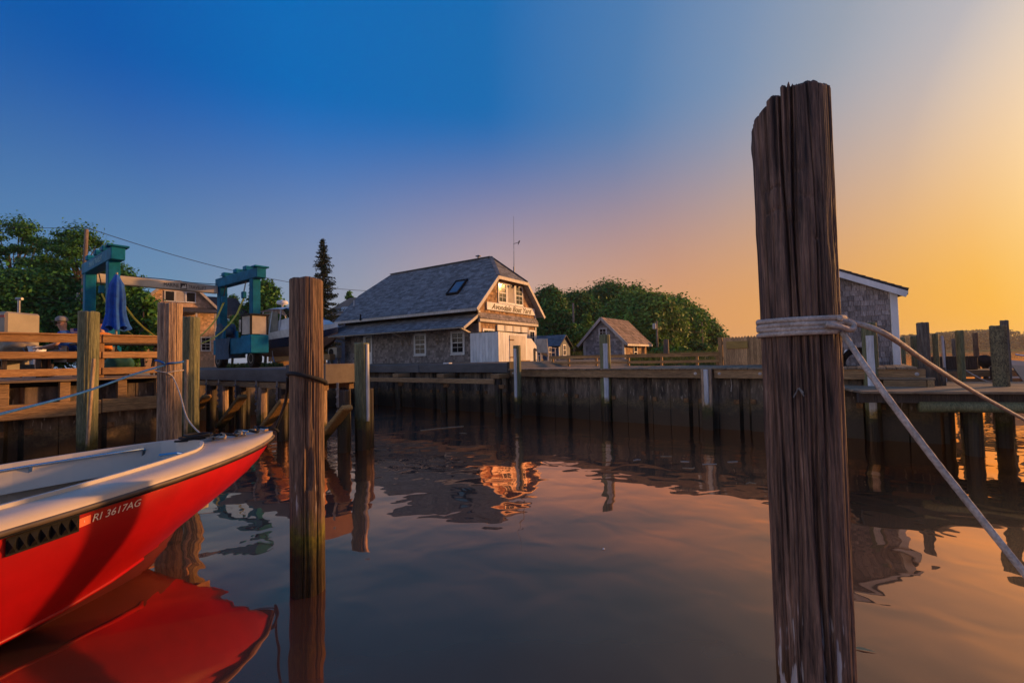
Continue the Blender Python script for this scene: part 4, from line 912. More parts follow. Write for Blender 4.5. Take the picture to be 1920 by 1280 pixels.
shingle_part('wall_shingles', SH_NEAR, shd, [(0, 1.0), (2.4, 1.0), (2.4, SE-.05), (0, SE-.05)], (0, 0, 0), (0, 1, 0), Z3, (1, 0, 0), .125, .115, .017, 53)
part('corner_board', WHITE, shd, (-.1, .035, -.045, -.005, .93, SE-.02), bevel=.006)
part('corner_board', WHITE, shd, (.0, .034, .0, .11, .93, SE-.05), bevel=.006)
sl_ = (SRZ-SE)/(0-RX); oz = SE-.2*sl_
q1 = [(.2, -.14, oz+.05), (.2, 2.6, oz+.05), (RX, 2.6, SRZ+.05), (RX, -.14, SRZ+.05)]
q2 = [(-SW-.05, 2.6, SRZ-.65*sl_+.05), (-SW-.05, -.14, SRZ-.65*sl_+.05), (RX, -.14, SRZ+.05), (RX, 2.6, SRZ+.05)]
r_ = slab('roof', ROOF_DK, shd, q1, .05); slab('roof_side', ROOF_DK, r_, q2, .05); roof_plane(r_, q1, ROOF_DK, .3, .14, .014, 55); roof_plane(r_, q2, ROOF_DK, .3, .14, .014, 56)
MB().bar((.17, -.12, oz-.06), (RX, -.12, SRZ-.06), .04, .13, (0, 0, 1)).build('rake_board', WHITE, shd); MB().bar((-SW-.04, -.12, SRZ-.66*sl_-.06), (RX, -.12, SRZ-.06), .04, .13, (0, 0, 1)).build('rake_board', WHITE, shd)
part('eave_board', BLACK, shd, (.14, .2, -.1, 2.6, oz-.07, oz-.005))
part('floor_sill', BEAM_X, shd, (-SW, .02, -.06, .0, .86, .955)); 
for i in range(6): part('doorstep_board', DECK_X, shd, (-1.0, -.05, -.66+i*.1, -.57+i*.1, 1.0, 1.03))
MB().lathe([(.03, 1.62), (.045, 1.68), (.02, 1.75)], 8, (-.98, -.06, 0)).build('wall_lamp', WHITE, shd)
# black hose reel leaning by the shed
tp = at(1606, 690, c0.y-.25); ty = thing('hose_coil', 'black coiled hose hung beside the grey shingled shed', 'hose', (tp.x, tp.y, 0), SR)
for k in range(6):
    rr = .20+.022*k; m_ = MB(); m_.tube([(rr*math.cos(2*math.pi*i/28), -.02*k+.02*math.sin(i), zat(1606, 690, tp.y)+.12+rr*math.sin(2*math.pi*i/28)) for i in range(29)], .017, 7); m_.build('hose_turn', BLACK, ty, smooth=True)
# ------------------------------------------------------------------ red boat
BT = Vector((-2.605, 4.944, 0)); bax = Vector((-.557, -.830, 0)).normalized(); bn = Vector((-bax.y, bax.x, 0))   # bn: toward the camera side
if bn.x < 0: bn = -bn
BROT = math.atan2(bax.y, bax.x)
boat = thing('motor_boat', 'red hulled open motor boat with off white deck moored at the left', 'boat', BT, BROT)
# local: x aft from the bow tip, y = left of +x; near side sign:
NS = 1 if (Matrix.Rotation(BROT, 3, 'Z') @ Vector((0, 1, 0))).dot(bn) > 0 else -1
BLN = 6.2
def hb(x): return 1.317*(1-math.exp(-max(x, 0)/1.153))**.857
def shz(x): return .98-.058*min(x, 3)**1.12
def stemx(z): return 1.15*(1-max(z, -.4)/.98)**1.05 if z < .98 else 0     # rake of the stem
def wl(x): return .98*(1-math.exp(-max(0, x-1.05)/1.5))      # half beam at the water
def zch(x): return .08+.14*math.exp(-max(0, x-1.0)/.6)      # height of the chine
def hully(x, z):               # half breadth of the hull at station x and height z
    zs = shz(x)-.07; zc = zch(x)
    g = hb(x)-.035
    x0 = stemx(z)
    if x <= x0: return 0.0
    f = min(1, max(0, (z-zc)/(zs-zc)))
    xc = stemx(zc)
    low = 1.25*(1-math.exp(-max(0, x-min(xc, x0))/.88))
    low = min(low, g)
    if z >= zc: return min(low+(g-low)*(f**1.5), g)
    return low*max(0, (z+.38)/(zc+.38))**1.05
xs_ = [0.0, .02, .04, .07, .1]+[.15+.05*i for i in range(60)]+[3.2+.2*i for i in range(16)]
zf = [-.37, -.2, -.06]+[.02+.98*i/30 for i in range(31)]
def hull_side(s):
    V, F_ = [], []
    for x in xs_:
        zt = shz(x)-.06
        for f in zf:
            z = f*zt if f > 0 else f
            xx = max(x, stemx(z))            # in front of the stem the surface collapses on the stem line
            V.append((xx, s*hully(xx, z) if xx > stemx(z)+1e-6 else 0, z))
    n = len(zf)
    for i in range(len(xs_)-1):
        for j in range(n-1):
            q = (i*n+j, (i+1)*n+j, (i+1)*n+j+1, i*n+j+1); F_.append(q if s*1 < 0 else q[::-1])
    return V, F_
def hull_part(lo, name, mt):
    m_ = MB()
    for s in (1, -1):
        V, F_ = hull_side(s); n = len(zf)
        def keep(f): x, y, z = [sum(V[i][k] for i in f)/4 for k in range(3)]; return (z < zch(x)) == lo
        m_.add(V, [f for f in F_ if keep(f)])
    return m_.build(name, mt, boat, smooth=True)
hull = hull_part(False, 'hull', RED)
hull_part(True, 'hull_bottom', mat('shaded_red_bottom', (.10, .008, .010), (.06, .006, .008), scale=3, rough=.6))  # shade under the chine put into a darker red
# lighter chine stripe shapes come from the hull itself: a raised spray chine
m_ = MB(); m_.tube([(x, NS*(hully(x, zch(x))+.006), zch(x)) for x in (1.25, 1.5, 1.8, 2.2, 2.7, 3.3, 4, 5, 6)], .016, 6); m_.build('spray_rail', RED, hull, smooth=True)
# deck (gunwale) with cockpit opening
def ci(x): return max(0, hb(x)-.27-.12*math.exp(-(x-.75)*1.5))*min(1, max(0, (x-.68)/.16))**.5
def loop_pts(fn, z, s): return [(x, s*fn(x), z(x)) for x in dx]
dx = [0.0, .02, .05, .09, .15, .23, .33, .46, .58, .66, .68, .70, .74, .80, .88, 1.0, 1.2, 1.45, 1.8, 2.2, 2.7, 3.3, 4.1, 5.2, 6.2]
def crown(x): return .025*min(1, x)
V, F_ = [], []
for x in dx:
    h, c = hb(x), ci(x)
    for s in (-1, 1):
        V.append((x, s*h, shz(x)-.055)); V.append((x, s*h, shz(x))); V.append((x, s*(h*.5+c*.5 if c else h*.5), shz(x)+crown(x)*(.8 if c else .75))); V.append((x, s*c, shz(x)+crown(x)*(.8 if c else 1)))
for i in range(len(dx)-1):
    for s in (0, 1):
        for k in range(3):
            a = i*8+s*4+k; q = (a, a+1, a+9, a+8); F_.append(q if s else q[::-1])
m_ = MB(); m_.add(V, F_); gd = m_.build('deck', GEL, boat, smooth=True)
# cockpit coaming lip, liner walls, step and sole
def ring(x, off): c = ci(x); return c+off
cx = [x for x in dx if x >= .68]
V, F_ = [], []
prof = [(0, .02), (-.0, .045), (-.03, .045), (-.035, -.02), (-.05, -.19), (-.05, -.20)]
prof2 = [(-.05, -.20), (.13, -.215), (.13, -.23), (.10, -.60)]
def liner(pr, name, mt):
    V, F_ = [], []
    n = len(pr)
    for x in cx:
        for s in (-1, 1):
            for o_, dz in pr: V.append((x+(-o_*.6 if x < .8 else 0), s*max(0.0, min(ci(x)+o_, hully(max(x, .7), max(.05, shz(x)+dz))-.05) if ci(x) > .05 else ci(x)*.6), shz(x)+dz))
    for i in range(len(cx)-1):
        for s in (0, 1):
            for k in range(n-1):
                a = i*2*n+s*n+k; q = (a, a+1, a+2*n+1, a+2*n); F_.append(q if s else q[::-1])
    for k in range(n-1): F_.append((k, k+1, n+k+1, n+k))
    m_ = MB(); m_.add(V, F_); return m_.build(name, mt, gd, smooth=False)
liner(prof, 'coaming', GELW); liner(prof2, 'liner', GEL)
V = [(x, s*max(.0, min(ci(x)+.10, hully(x, .36)-.05)), .36) for x in cx for s in (-1, 1)]
MB().add(V, [(2*i, 2*i+1, 2*i+3, 2*i+2) for i in range(len(cx)-1)]).build('cockpit_sole', GEL, boat)
# bow seat inside
V = [(x, s*max(0, min(ci(x)-.06, hully(x, .55)-.06)), shz(x)-.31) for x in (1.0, 1.2, 1.45, 1.75) for s in (-1, 1)]+[(1.75, -ci(1.75)+.06, .36), (1.75, ci(1.75)-.06, .36)]
MB().add(V, [(0, 1, 3, 2), (2, 3, 5, 4), (4, 5, 7, 6), (6, 7, 9, 8)]).build('bow_seat', GELW, boat)
# grab rail on the far inner side
fs_ = -NS
gx = [1.0, 1.3, 1.7, 2.2, 2.8, 3.4]
gr_ = MB().tube([(x, fs_*(ci(x)-.055), shz(x)+.0) for x in gx], .013, 8).build('grab_rail', CHROME, boat, smooth=True)
for x in gx[::2]: MB().bar((x, fs_*(ci(x)-.06), shz(x)), (x, fs_*(ci(x)-.02), shz(x)-.07), .022, .022).build('stanchion', CHROME, gr_)
MB().tube([(.80, fs_*.02, shz(.8)-.06), (.84, fs_*.10, shz(.8)-.05), (.95, fs_*.20, shz(.8)-.06)], .012, 8).build('grab_handle', CHROME, boat)
# rub rail
for s in (-1, 1):
    pr = [(0, -.034), (.014, -.036), (.020, -.05), (.014, -.064), (0, -.07)]
    V, F_ = [], []; n = len(pr)
    for x in dx:
        for o_, dz in pr: V.append((x-(o_ if x == 0 else o_*math.exp(-x*6)), s*(hb(x)-.004+(o_ if x > 0 else 0)), shz(x)+dz))
    F_ = [(i*n+k, i*n+k+1, (i+1)*n+k+1, (i+1)*n+k) for i in range(len(dx)-1) for k in range(n-1)]
    if s > 0: F_ = [f[::-1] for f in F_]
    m_ = MB(); m_.add(V, F_); rb_ = m_.build('rub_rail', RUBR, boat, smooth=True)
    MB().tube([(x-.03*math.exp(-x*6), s*(hb(x)+.004), shz(x)-.074) for x in dx], .006, 6).build('rail_edge', BLACK, rb_, smooth=True)
# foredeck cleat, bow chock, eye
cl_ = MB(); cl_.tube([(.30, -.09*NS, shz(.3)+.055), (.30, .09*NS, shz(.3)+.055)], .011, 8); cl_.tube([(.30, -.03, shz(.3)), (.30, -.03, shz(.3)+.055)], .011, 8); cl_.tube([(.30, .03, shz(.3)), (.30, .03, shz(.3)+.055)], .011, 8); cl_.build('cleat', CHROME, boat, smooth=True)
m_ = MB(); m_.bar((.09, -.05, shz(0)+.025), (.09, .05, shz(0)+.025), .05, .03); m_.bar((.17, -.03, shz(0)+.02), (.17, .04, shz(0)+.02), .03, .02); m_.build('bow_chock', CHROME, boat, bevel=.006)
m_ = MB(); m_.tube([(stemx(.36)+.02-.05*math.sin(math.pi*i/8), .0, .36+.03*math.cos(math.pi*i/8)) for i in range(9)], .008, 6); m_.build('bow_eye', CHROME, boat)
# things on the near topside, laid on the hull surface: registration, sticker, louvred vent
def bpix(px, py):               # station x and height z on the near topside under a pixel
    R3 = Matrix.Rotation(-BROT, 3, 'Z'); o_ = R3 @ (CAM-BT); v = R3 @ ray(px, py); lo, hi = .5, 8
    best = None
    for i in range(600):
        k = .5+i*.012; p = o_+v*k
        if 0 <= p.x <= BLN and -.1 < p.z < shz(max(p.x, 0)) and abs(p.y) < hully(p.x, max(p.z, 0)) and p.y*NS > 0: best = p; break
    if best: best.z = min(best.z, shz(best.x)-.135)
    return best
def on_hull(me, x0, z0, sx=1, dz=0.0, off=.004):
    for v in me.vertices:
        u, w, d = v.co.x, v.co.y, v.co.z; x = x0-u; z = z0+w+dz*u
        v.co = Vector((x, NS*(hully(x, z)+off+d), z))
p0, p1 = bpix(172, 967) or Vector((2.2, 0, .7)), bpix(264, 940) or Vector((1.6, 0, .75))
tm = text_mesh('RI 3617AG', .1, LETTERW, shear=.25, extrude=.001, width=abs(p0.x-p1.x), height=.046)
xm_, zm_ = (p0.x+p1.x)/2, (p0.z+p1.z)/2; slp = (p1.z-p0.z)/abs(p0.x-p1.x)
on_hull(tm, xm_, zm_, dz=slp); link('registration', tm, hull)
ps0, ps1 = bpix(145, 981) or p0, bpix(169, 968) or p0
def patch(xa, xb, za, zb, name, mt, par, off=.004, n=6, h=.06, th=.004):
    V, F_ = [], []
    for i in range(n+1):
        f = i/n; x = xa+(xb-xa)*f; z = za+(zb-za)*f
        for zz in (z-h/2, z+h/2):
            for o_ in (off, off+th): V.append((x, NS*(hully(x, zz)+o_), zz))
    for i in range(n):
        a = i*4; b = a+4; F_ += [(a+1, a+3, b+3, b+1), (a, a+1, b+1, b), (a+2, a+3, b+3, b+2)]
    F_ += [(0, 1, 3, 2), (n*4, n*4+1, n*4+3, n*4+2)]
    m_ = MB(); m_.add(V, F_); return m_.build(name, mt, par)
stk = patch(ps0.x, ps1.x, ps0.z, ps1.z, 'sticker', mat('orange_sticker', (.75, .16, .07), (.7, .13, .05), rough=.5), hull, h=.055, th=.001)
patch(ps0.x-.03, ps1.x+.03, ps0.z+.005, ps1.z-.004, 'sticker_print', LETTERW, stk, off=.0062, h=.014, th=.0005)
pv0, pv1 = bpix(10, 1026) or Vector((2.9, 0, .66)), bpix(148, 977) or Vector((2.3, 0, .7))
vent = patch(pv0.x, pv1.x, pv0.z, pv1.z, 'side_vent', BLACK, hull, h=.105, th=.008, n=8)
kv = 7
for i in range(kv):
    f0, f1 = (i+.12)/kv, (i+.88)/kv; xa, xb = pv0.x+(pv1.x-pv0.x)*f0, pv0.x+(pv1.x-pv0.x)*f1; za = pv0.z+(pv1.z-pv0.z)*(f0+f1)/2; xc = (xa+xb)/2
    m_ = MB(); y_ = lambda x, z, o_: NS*(hully(x, z)+o_)
    q = [(xa, y_(xa, za-.04, .013), za-.04), (xb, y_(xb, za-.04, .013), za-.04), (xb, y_(xb, za+.04, .013), za+.04), (xa, y_(xa, za+.04, .013), za+.04), (xc, y_(xc, za, .04), za)]
    m_.add(q, [(0, 1, 4), (1, 2, 4), (2, 3, 4), (3, 0, 4)]); m_.build('louvre', BLACK, vent)
# lines lying on the foredeck
R3B = Matrix.Rotation(BROT, 3, 'Z')
def bw(x, y, z): return BT+R3B @ Vector((x, y, z))
def wiggle(seed, x0, x1, n, amp):
    g = random.Random(seed); pts = []
    for i in range(n):
        f = i/(n-1); x = x0+(x1-x0)*f; pts.append(bw(x, amp*math.sin(f*15+seed)+g.uniform(-.02, .02), shz(max(x, 0))+.035+.022*abs(math.sin(f*9+seed))))
    return pts
def smooth_path(pts, k=8):
    pts = [Vector(p) for p in pts]; out = []
    for i in range(len(pts)-1):
        p0, p1, p2, p3 = pts[max(i-1, 0)], pts[i], pts[i+1], pts[min(i+2, len(pts)-1)]
        for j in range(k):
            t = j/k; out.append(.5*((2*p1)+(p2-p0)*t+(2*p0-5*p1+4*p2-p3)*t*t+(3*p1-p0-3*p2+p3)*t**3))
    return out+[pts[-1]]
def rope(name, pts, r, mt, label, k=8, n=10, lobes=0, twist=0, amp=0, parent=None):
    o = MB().tube(smooth_path(pts, k), r, n, lobes=lobes, twist=twist, amp=amp).build(name, mt, parent, smooth=True)
    return tag(o, label, 'rope') if label else o
# black line: loop on the deck, over the bow, up to a loop round the near piling
lz = zat(560, 703, pn.y)
pl_ = []
fwd = (pn-Vector((0, 0, pn.z))).normalized()
rt = Vector((fwd.y, -fwd.x, 0))
def around(p, r, ang, z): v = rt*math.cos(ang)-fwd*math.sin(ang); return Vector((p.x, p.y, z))+v*r     # ang 0 = right, 90 = toward the camera
blk = wiggle(2, .62, .12, 12, .10)+[bw(.02, .06*NS, shz(0)+.03), bw(-.05, .02, shz(0)-.01), bw(-.10, -.1*NS, shz(0)+.02), pn+rt*-.16+fwd*.35+Vector((0, 0, lz-.22)), around(pn, rn+.015, R(190), lz-.02)]
rope('mooring_line', blk, .013, ROPEK, 'black line from the boat bow to the weathered brown piling', n=8)
rope('mooring_line', [around(pn, rn+.014, R(a), lz+.012-.075*(.5-.5*math.cos(R(a-180)))+.02*math.sin(R(a))) for a in range(180, 541, 20)], .015, ROPEK, 'black loop of line round the weathered brown piling', n=8, k=3)
rope('coiled_line', [bw(.66+(.16-.002*t)*math.cos(t*.5), -.22*NS+(.09+.0015*t)*math.sin(t*.5)+.004*t, shz(.7)+.04+.002*t) for t in range(30)], .0105, ROPEK, 'black coil of line on the boat foredeck', n=8, k=3)
rope('coiled_line', wiggle(5, .60, .22, 18, .10), .0115, ROPET, 'tan line heaped on the boat foredeck', n=8)
# blue and white lines on the tan piling
fwd3 = Vector((q317.x, q317.y, 0)).normalized(); rt3 = Vector((fwd3.y, -fwd3.x, 0))
def ar3(a, z, e=.010): return Vector((q317.x, q317.y, z))+(rt3*math.cos(R(a))-fwd3*math.sin(R(a)))*(r317*1.03+e)
zb3 = zat(317, 681, q317.y)
rope('mooring_line', [at(-60, 792, 3.6), at(0, 776, 4.0), at(150, 737, 4.9), at(250, 702, 5.5), ar3(120, zb3-.03), ar3(90, zb3), ar3(60, zb3+.005), ar3(10, zb3+.02), ar3(-60, zb3+.03), ar3(-120, zb3+.035), ar3(-180, zb3+.04), ar3(-215, zb3+.035), ar3(-235, zb3+.02), ar3(-250, zb3-.0, .02)], .013, BLUER, 'blue line from the tan piling to something off the left', n=8, k=6)
zw3 = zat(317, 697, q317.y)
rope('mooring_line', [ar3(100, zw3-.01, .014), ar3(60, zw3+.01), ar3(0, zw3+.02), ar3(-90, zw3+.04), ar3(-180, zw3+.03), ar3(-225, zw3+.01), ar3(-262, zw3-.015, .012), ar3(75, zw3-.02, .02)+Vector((0, 0, -.06)), at(338, 740, q317.y-.35), at(352, 785, 5.25), bw(.60, -.12*NS, shz(.6)+.05), bw(.5, -.05, shz(.5)+.045)], .008, ROPEW, 'thin white line from the tan piling down to the boat foredeck', n=8, k=6)
# ------------------------------------------------------------------ white lines on the big piling
def hr_(a, z, e=.011): return Vector((hp.x, hp.y, z))+(hr*math.cos(R(a))+hc*math.sin(R(a)))*(HR*1.03+e)     # a: 0 right, 90 camera, 180 left
def hz(py): return zat(1500, py, 1.62)
kw = dict(lobes=6, twist=620, amp=.16, n=18, k=14)
turns = [(601, 600, .011), (609, 607, .011), (617, 614, .012), (625, 623, .012)]
pts = []
zs_ = [hz(598), hz(606), hz(615), hz(623)]
c1 = [hr_(a, zs_[0]-.004*math.sin(R(a))+.002, .012) for a in range(10, 190, 18)]+[hr_(a, zs_[1]+.002, .010) for a in range(190, 360, 20)]+[hr_(a, zs_[1]-.004, .012) for a in range(0, 190, 18)]
end1 = [hr_(-8, hz(603), .03), at(1660, 626, 1.60), at(1745, 684, 1.9), at(1840, 742, 2.4), at(1960, 808, 3.1)]
rope('mooring_line', list(reversed(end1))[:-1]+[hr_(-4, hz(602), .022)]+c1, .0092, ROPEW, 'upper white line from the tall split piling out to the right', **kw)
c2 = [hr_(a, zs_[2]+.003-.006*(1-abs(a-95)/95), .011) for a in range(190, 0, -18)]+[hr_(a, zs_[2]-.006, .011) for a in range(0, -171, -19)]+[hr_(a, zs_[3]-.004*(a/180), .012) for a in range(185, 40, -18)]
end2 = [hr_(30, hz(626), .018), at(1640, 712, 1.45), at(1740, 846, 1.36), at(1850, 985, 1.28), at(1990, 1160, 1.2)]
rope('mooring_line', c2+end2, .0092, ROPEW, 'lower white line dropping steeply from the tall split piling', **kw)
# eye of the upper line
rope('rope_eye', [hr_(60, hz(611), .03), at(1572, 612, 1.56), at(1596, 618, 1.585), at(1599, 607, 1.6), at(1575, 600, 1.6), hr_(40, hz(599), .028)], .0092, ROPEW, 'eye splice of white rope on the right of the split piling', **kw)
# floating bits
lf = MB().add([(-.06, 0, .004), (0, -.012, .006), (.07, 0, .004), (0, .012, .012)], [(0, 1, 2, 3)]).build('floating_leaf', mat('dry_leaf', (.55, .38, .16), (.4, .25, .1), rough=.7), None)
lf.location = onz(1617, 1218, 0); lf.rotation_euler = (0, 0, R(-25)); tag(lf, 'dry yellow leaf floating beside the tall split piling', 'leaf')
p = onz(830, 803, 0); tw = MB().tube([(-.5, -.28, .006), (-.1, -.05, .012), (.2, .12, .01), (.5, .26, .006)], .011, 6).build('floating_stick', ROPET, None); tw.location = (p.x, p.y, 0); tag(tw, 'thin pale stick floating below the dark bulkhead', 'stick')
p = onz(1132, 1029, 0); fb_ = MB().lathe([(.004, 0), (.011, .003), (.006, .008)], 8).build('floating_bit', WHITE, None); fb_.location = (p.x, p.y, 0); tag(fb_, 'tiny white speck floating on open calm water', 'debris')

for i, (px, py) in enumerate(((1252, 856), (1284, 866), (1297, 878), (1372, 866), (1405, 905), (1330, 871), (870, 812), (1195, 862))):  # pale bits of floating debris, drawn as short thin tubes
    p = onz(px, py, 0); g = random.Random(i); m_ = MB()
    m_.tube([(-.09*g.uniform(.5, 1.4), g.uniform(-.05, .05), .004), (0, g.uniform(-.03, .03), .008), (.1*g.uniform(.5, 1.3), g.uniform(-.06, .06), .004)], .007, 5)
    o = m_.build('floating_debris', ROPEW if i % 2 else ROPET, None); o.location = (p.x, p.y, 0); tag(o, 'small pale bit of debris floating on the water below the plank deck', 'twig', 'debris floating below the plank deck')
hl = yd(a_at(1369, -.02), -.02); o = MB().tube([(0, 0, 1.16), (.01, -.01, 1.0), (-.005, 0, .86)], .010, 6).build('hanging_line', ROPEW, None); o.location = hl; tag(o, 'short white line hanging down the dark bulkhead', 'rope')
# ------------------------------------------------------------------ blue boat lift
TL = thing('boat_lift', 'teal blue travelling boat lift with cream crossbeam and yellow slings', 'boat lift', yd(-17.6, -4.4, LANDZ), YROT)
tz = LANDZ
def tub(x, y): return (x, y)
for s in (-1, 1):
    y = s*2.42
    for x in (-1.75, 1.72): part('leg', TEAL, TL, (x-.17, x+.17, y-.17, y+.17, .85, 3.98), bevel=.02)
    sb_ = part('side_beam', TEAL, TL, (-2.05, 2.35, y-.2, y+.2, 3.92, 4.36), bevel=.02)
    part('end_cap', TEAL, sb_, (2.0, 2.42, y-.3, y+.3, 4.362, 4.43), bevel=.01)
    for x in (-1.1, .2, 1.2): part('winch_block', TEAL, sb_, (x-.16, x+.16, y-.24, y+.24, 4.365, 4.56), bevel=.03)
    MB().tube([(-1.9, y-.05, 4.5), (0, y-.03, 4.46), (1.9, y-.05, 4.5)], .015, 5).build('cable', WIRE, sb_)
    part('lower_beam', TEAL, TL, (-1.9, 1.9, y-.22, y+.22, .62, .86), bevel=.02)
    for x in (-1.75, 1.75):
        w_ = MB().lathe([(.20, -.16), (.36, -.165), (.40, -.10), (.41, 0), (.40, .10), (.36, .165), (.20, .16)], 24).build('wheel', BLACK, TL, smooth=False)
        w_.location = (x, y-.02, .41); w_.rotation_euler = (R(90), 0, 0)
        for k in range(24):
            pass
        rm = MB().lathe([(.05, -.10), (.06, -.14), (.12, -.12), (.19, -.165), (.205, -.165), (.205, .165), (.19, .165), (.1, .1)], 16).build('rim', WHITE_OLD, w_)
        t_ = MB()
        for k in range(20):
            a = 2*math.pi*k/20
            for zz, da in ((-.07, 0), (.07, math.pi/20)): c, sn = math.cos(a+da), math.sin(a+da); t_.prism([(-.03, -.06), (.03, -.06), (.03, .06), (-.03, .06)], (c*.405, sn*.405, zz), (-sn, c, 0), (0, 0, 1), (c, sn, 0), 0, .018)
        t_.build('tread', BLACK, w_)
        part('fork', TEAL, TL, (x-.09, x+.09, y+.18, y+.24, .3, .7)); 
# crossbeam at the far end with lettering
cb = part('crossbeam', CREAM, TL, (-2.0, -1.72, -2.22, 2.22, 3.62, 4.0), bevel=.02)
def tl_text(txt, y0, y1, z, h):
    me = text_mesh(txt, .3, LETTER, extrude=.003, width=y1-y0, height=h)
    for v in me.vertices: v.co = Vector((-1.716+v.co.z, (y0+y1)/2+v.co.x, z+v.co.y))
    link('lettering', me, cb)
tl_text('MARINE', .05, .62, 3.81, .16); tl_text('TRAVELIFT', .98, 1.72, 3.81, .16)
lg = part('emblem', LETTER, cb, (-1.72, -1.712, .68, .93, 3.68, 3.94)); MB().prism([(.70, 3.70), (.78, 3.86), (.82, 3.79), (.88, 3.91), (.91, 3.72)], (-1.711, 0, 0), (0, 1, 0), (0, 0, 1), (1, 0, 0), 0, .003).build('emblem_mark', CREAM, lg)
MB().tube([(-1.85, -2.2, 4.06), (-1.85, -1, 4.03), (-1.85, 0, 4.06), (-1.85, 1.2, 4.03), (-1.85, 2.2, 4.08)], .02, 6).build('cable', BLACK, cb)
# left side beam lettering (pale, on its camera-facing side)
me = text_mesh('MARINE TRAVELIFT', .3, mat('pale_teal', (.2, .42, .45), (.15, .35, .4)), extrude=.002, width=1.9, height=.2)
for v in me.vertices: v.co = Vector((.2+v.co.x, -2.622-v.co.z, 4.14+v.co.y))
link('lettering', me, TL)
# slings
for x in (-1.0, 1.15):
    pts = [(x, -2.25, 3.35)]
    for i in range(17):
        f = i/16; y = -2.2+4.4*f; pts.append((x, y, 3.1-2.15*(1-(2*f-1)**2)**.75))
    pts.append((x, 2.25, 3.35)); pts = [Vector(p) for p in pts[1:-1]]
    V, F_ = [], []
    for p in pts:
        for dx_, dz in ((-.11, 0), (.11, 0), (.11, .015), (-.11, .015)): V.append((p.x+dx_, p.y, p.z+dz))
    F_ = [(i*4+k, i*4+(k+1) % 4, (i+1)*4+(k+1) % 4, (i+1)*4+k) for i in range(len(pts)-1) for k in range(4)]
    m_ = MB(); m_.add(V, F_); sl_o = m_.build('sling', YELLOW, TL)
    for s in (-1, 1):
        part('hook_block', TEAL, sl_o, (x-.1, x+.1, s*2.2-.08, s*2.2+.08, 3.1, 3.4), bevel=.02); MB().tube([(x-.03, s*2.2, 3.4), (x-.03, s*2.3, 3.95)], .012, 5).tube([(x+.05, s*2.2, 3.4), (x+.05, s*2.3, 3.95)], .012, 5).build('cable', WIRE, sl_o)
# machinery on the right hand side: engine box, tarp, cab, winch drum
part('engine_box', TEAL, TL, (-1.5, 1.5, 1.95, 2.18, .62, 1.32), bevel=.02)
part('cab_body', TEAL, TL, (1.92, 2.85, 1.75, 2.5, .62, 1.38), bevel=.03); part('step', BLACK, TL, (2.0, 2.3, 1.6, 1.75, .5, .54))
V, F_ = [], []
for i in range(13):
    for j in range(7): V.append((-1.1+i*.125, 1.9+.03*math.sin(i*1.7)*math.cos(j*.9), 1.36-j*.16+.015*math.sin(i*2.2)))
F_ = [(i*7+j, (i+1)*7+j, (i+1)*7+j+1, i*7+j+1) for i in range(12) for j in range(6)]
MB().add(V, F_).build('tarp', TEAL_DK, TL, smooth=True); part('tarp_box', TEAL_DK, TL, (-1.09, .39, 1.95, 2.6, .45, 1.37))
cab = thing('x', 'x', 'x'); bpy.data.objects.remove(cab)
cb_ = MB()
for x in (1.96, 2.8):
    for y in (1.79, 2.46): cb_.box(x-.03, x+.03, y-.03, y+.03, 1.39, 2.2)
cb_.box(1.9, 2.87, 1.73, 2.52, 2.2, 2.27); cab = cb_.build('cab_frame', BLACK, TL)
part('cab_window', SCREEN, cab, (2.0, 2.76, 1.78, 1.8, 1.42, 2.19)); part('cab_window', SCREEN, cab, (2.79, 2.81, 1.84, 2.42, 1.42, 2.19)); part('control_panel', GALV, cab, (1.5, 1.9, 1.85, 1.98, 1.55, 2.1), bevel=.02)
dm = MB().lathe([(.12, -.3), (.38, -.3), (.38, -.25), (.25, -.24), (.25, .24), (.38, .25), (.38, .3), (.12, .3)], 20).build('winch_drum', TEAL_DK, TL); dm.location = (-1.1, 2.35, 1.75); dm.rotation_euler = (R(90), 0, 0)
part('winch_frame', TEAL, TL, (-1.6, -.6, 2.05, 2.15, .9, 1.75), (-1.6, -.6, 2.6, 2.7, .9, 1.75), bevel=.02)
# ------------------------------------------------------------------ white and navy cruiser on stands
cp = at(505, 680, 33.0); CS = 1.196
cr = thing('cabin_cruiser', 'white cabin cruiser with navy topsides and canvas top stored ashore', 'boat', (cp.x, cp.y, 1.7*(1-CS)), YROT); cr.scale = (CS, CS, CS)
CL = 7.3
def csec(x):                   # half beam at sheer
    f = x/CL; return 1.25*(1-max(0, (f-.45)/.55)**2.2)
def cshz(x): return 3.35+.35*(x/CL)**1.6
stn = [0, .8, 1.8, 2.8, 3.8, 4.8, 5.6, 6.2, 6.7, 7.05, 7.3]
def cband(f0, f1, name, mt):
    V, F_ = [], []
    for x in stn:
        zs, zk = cshz(x), 2.15+.9*max(0, (x/CL-.6)/.4)**2
        for f in (f0, (f0+f1)/2, f1):
            z = zk+(zs-zk)*f; b = csec(x)*(.25+.75*f**.55)
            for s in (-1, 1): V.append((x, s*b, z))
    for i in range(len(stn)-1):
        for k in range(2):
            for s in (0, 1): a = i*6+k*2+s; F_.append((a, a+6, a+8, a+2))
    F_.append((0, 1, 3, 2)); F_.append((2, 3, 5, 4))
    m_ = MB(); m_.add(V, F_); return m_.build(name, mt, cr, smooth=True)
cband(.0, .36, 'bottom', BROWNRED); cband(.37, .72, 'topside', NAVY); cband(.725, 1.0, 'topside_upper', WHITE)
V = [(x, s*csec(x), cshz(x)+.005) for x in stn for s in (-1, 1)]; MB().add(V, [(2*i, 2*i+1, 2*i+3, 2*i+2) for i in range(len(stn)-1)]).build('deck', WHITE, cr)
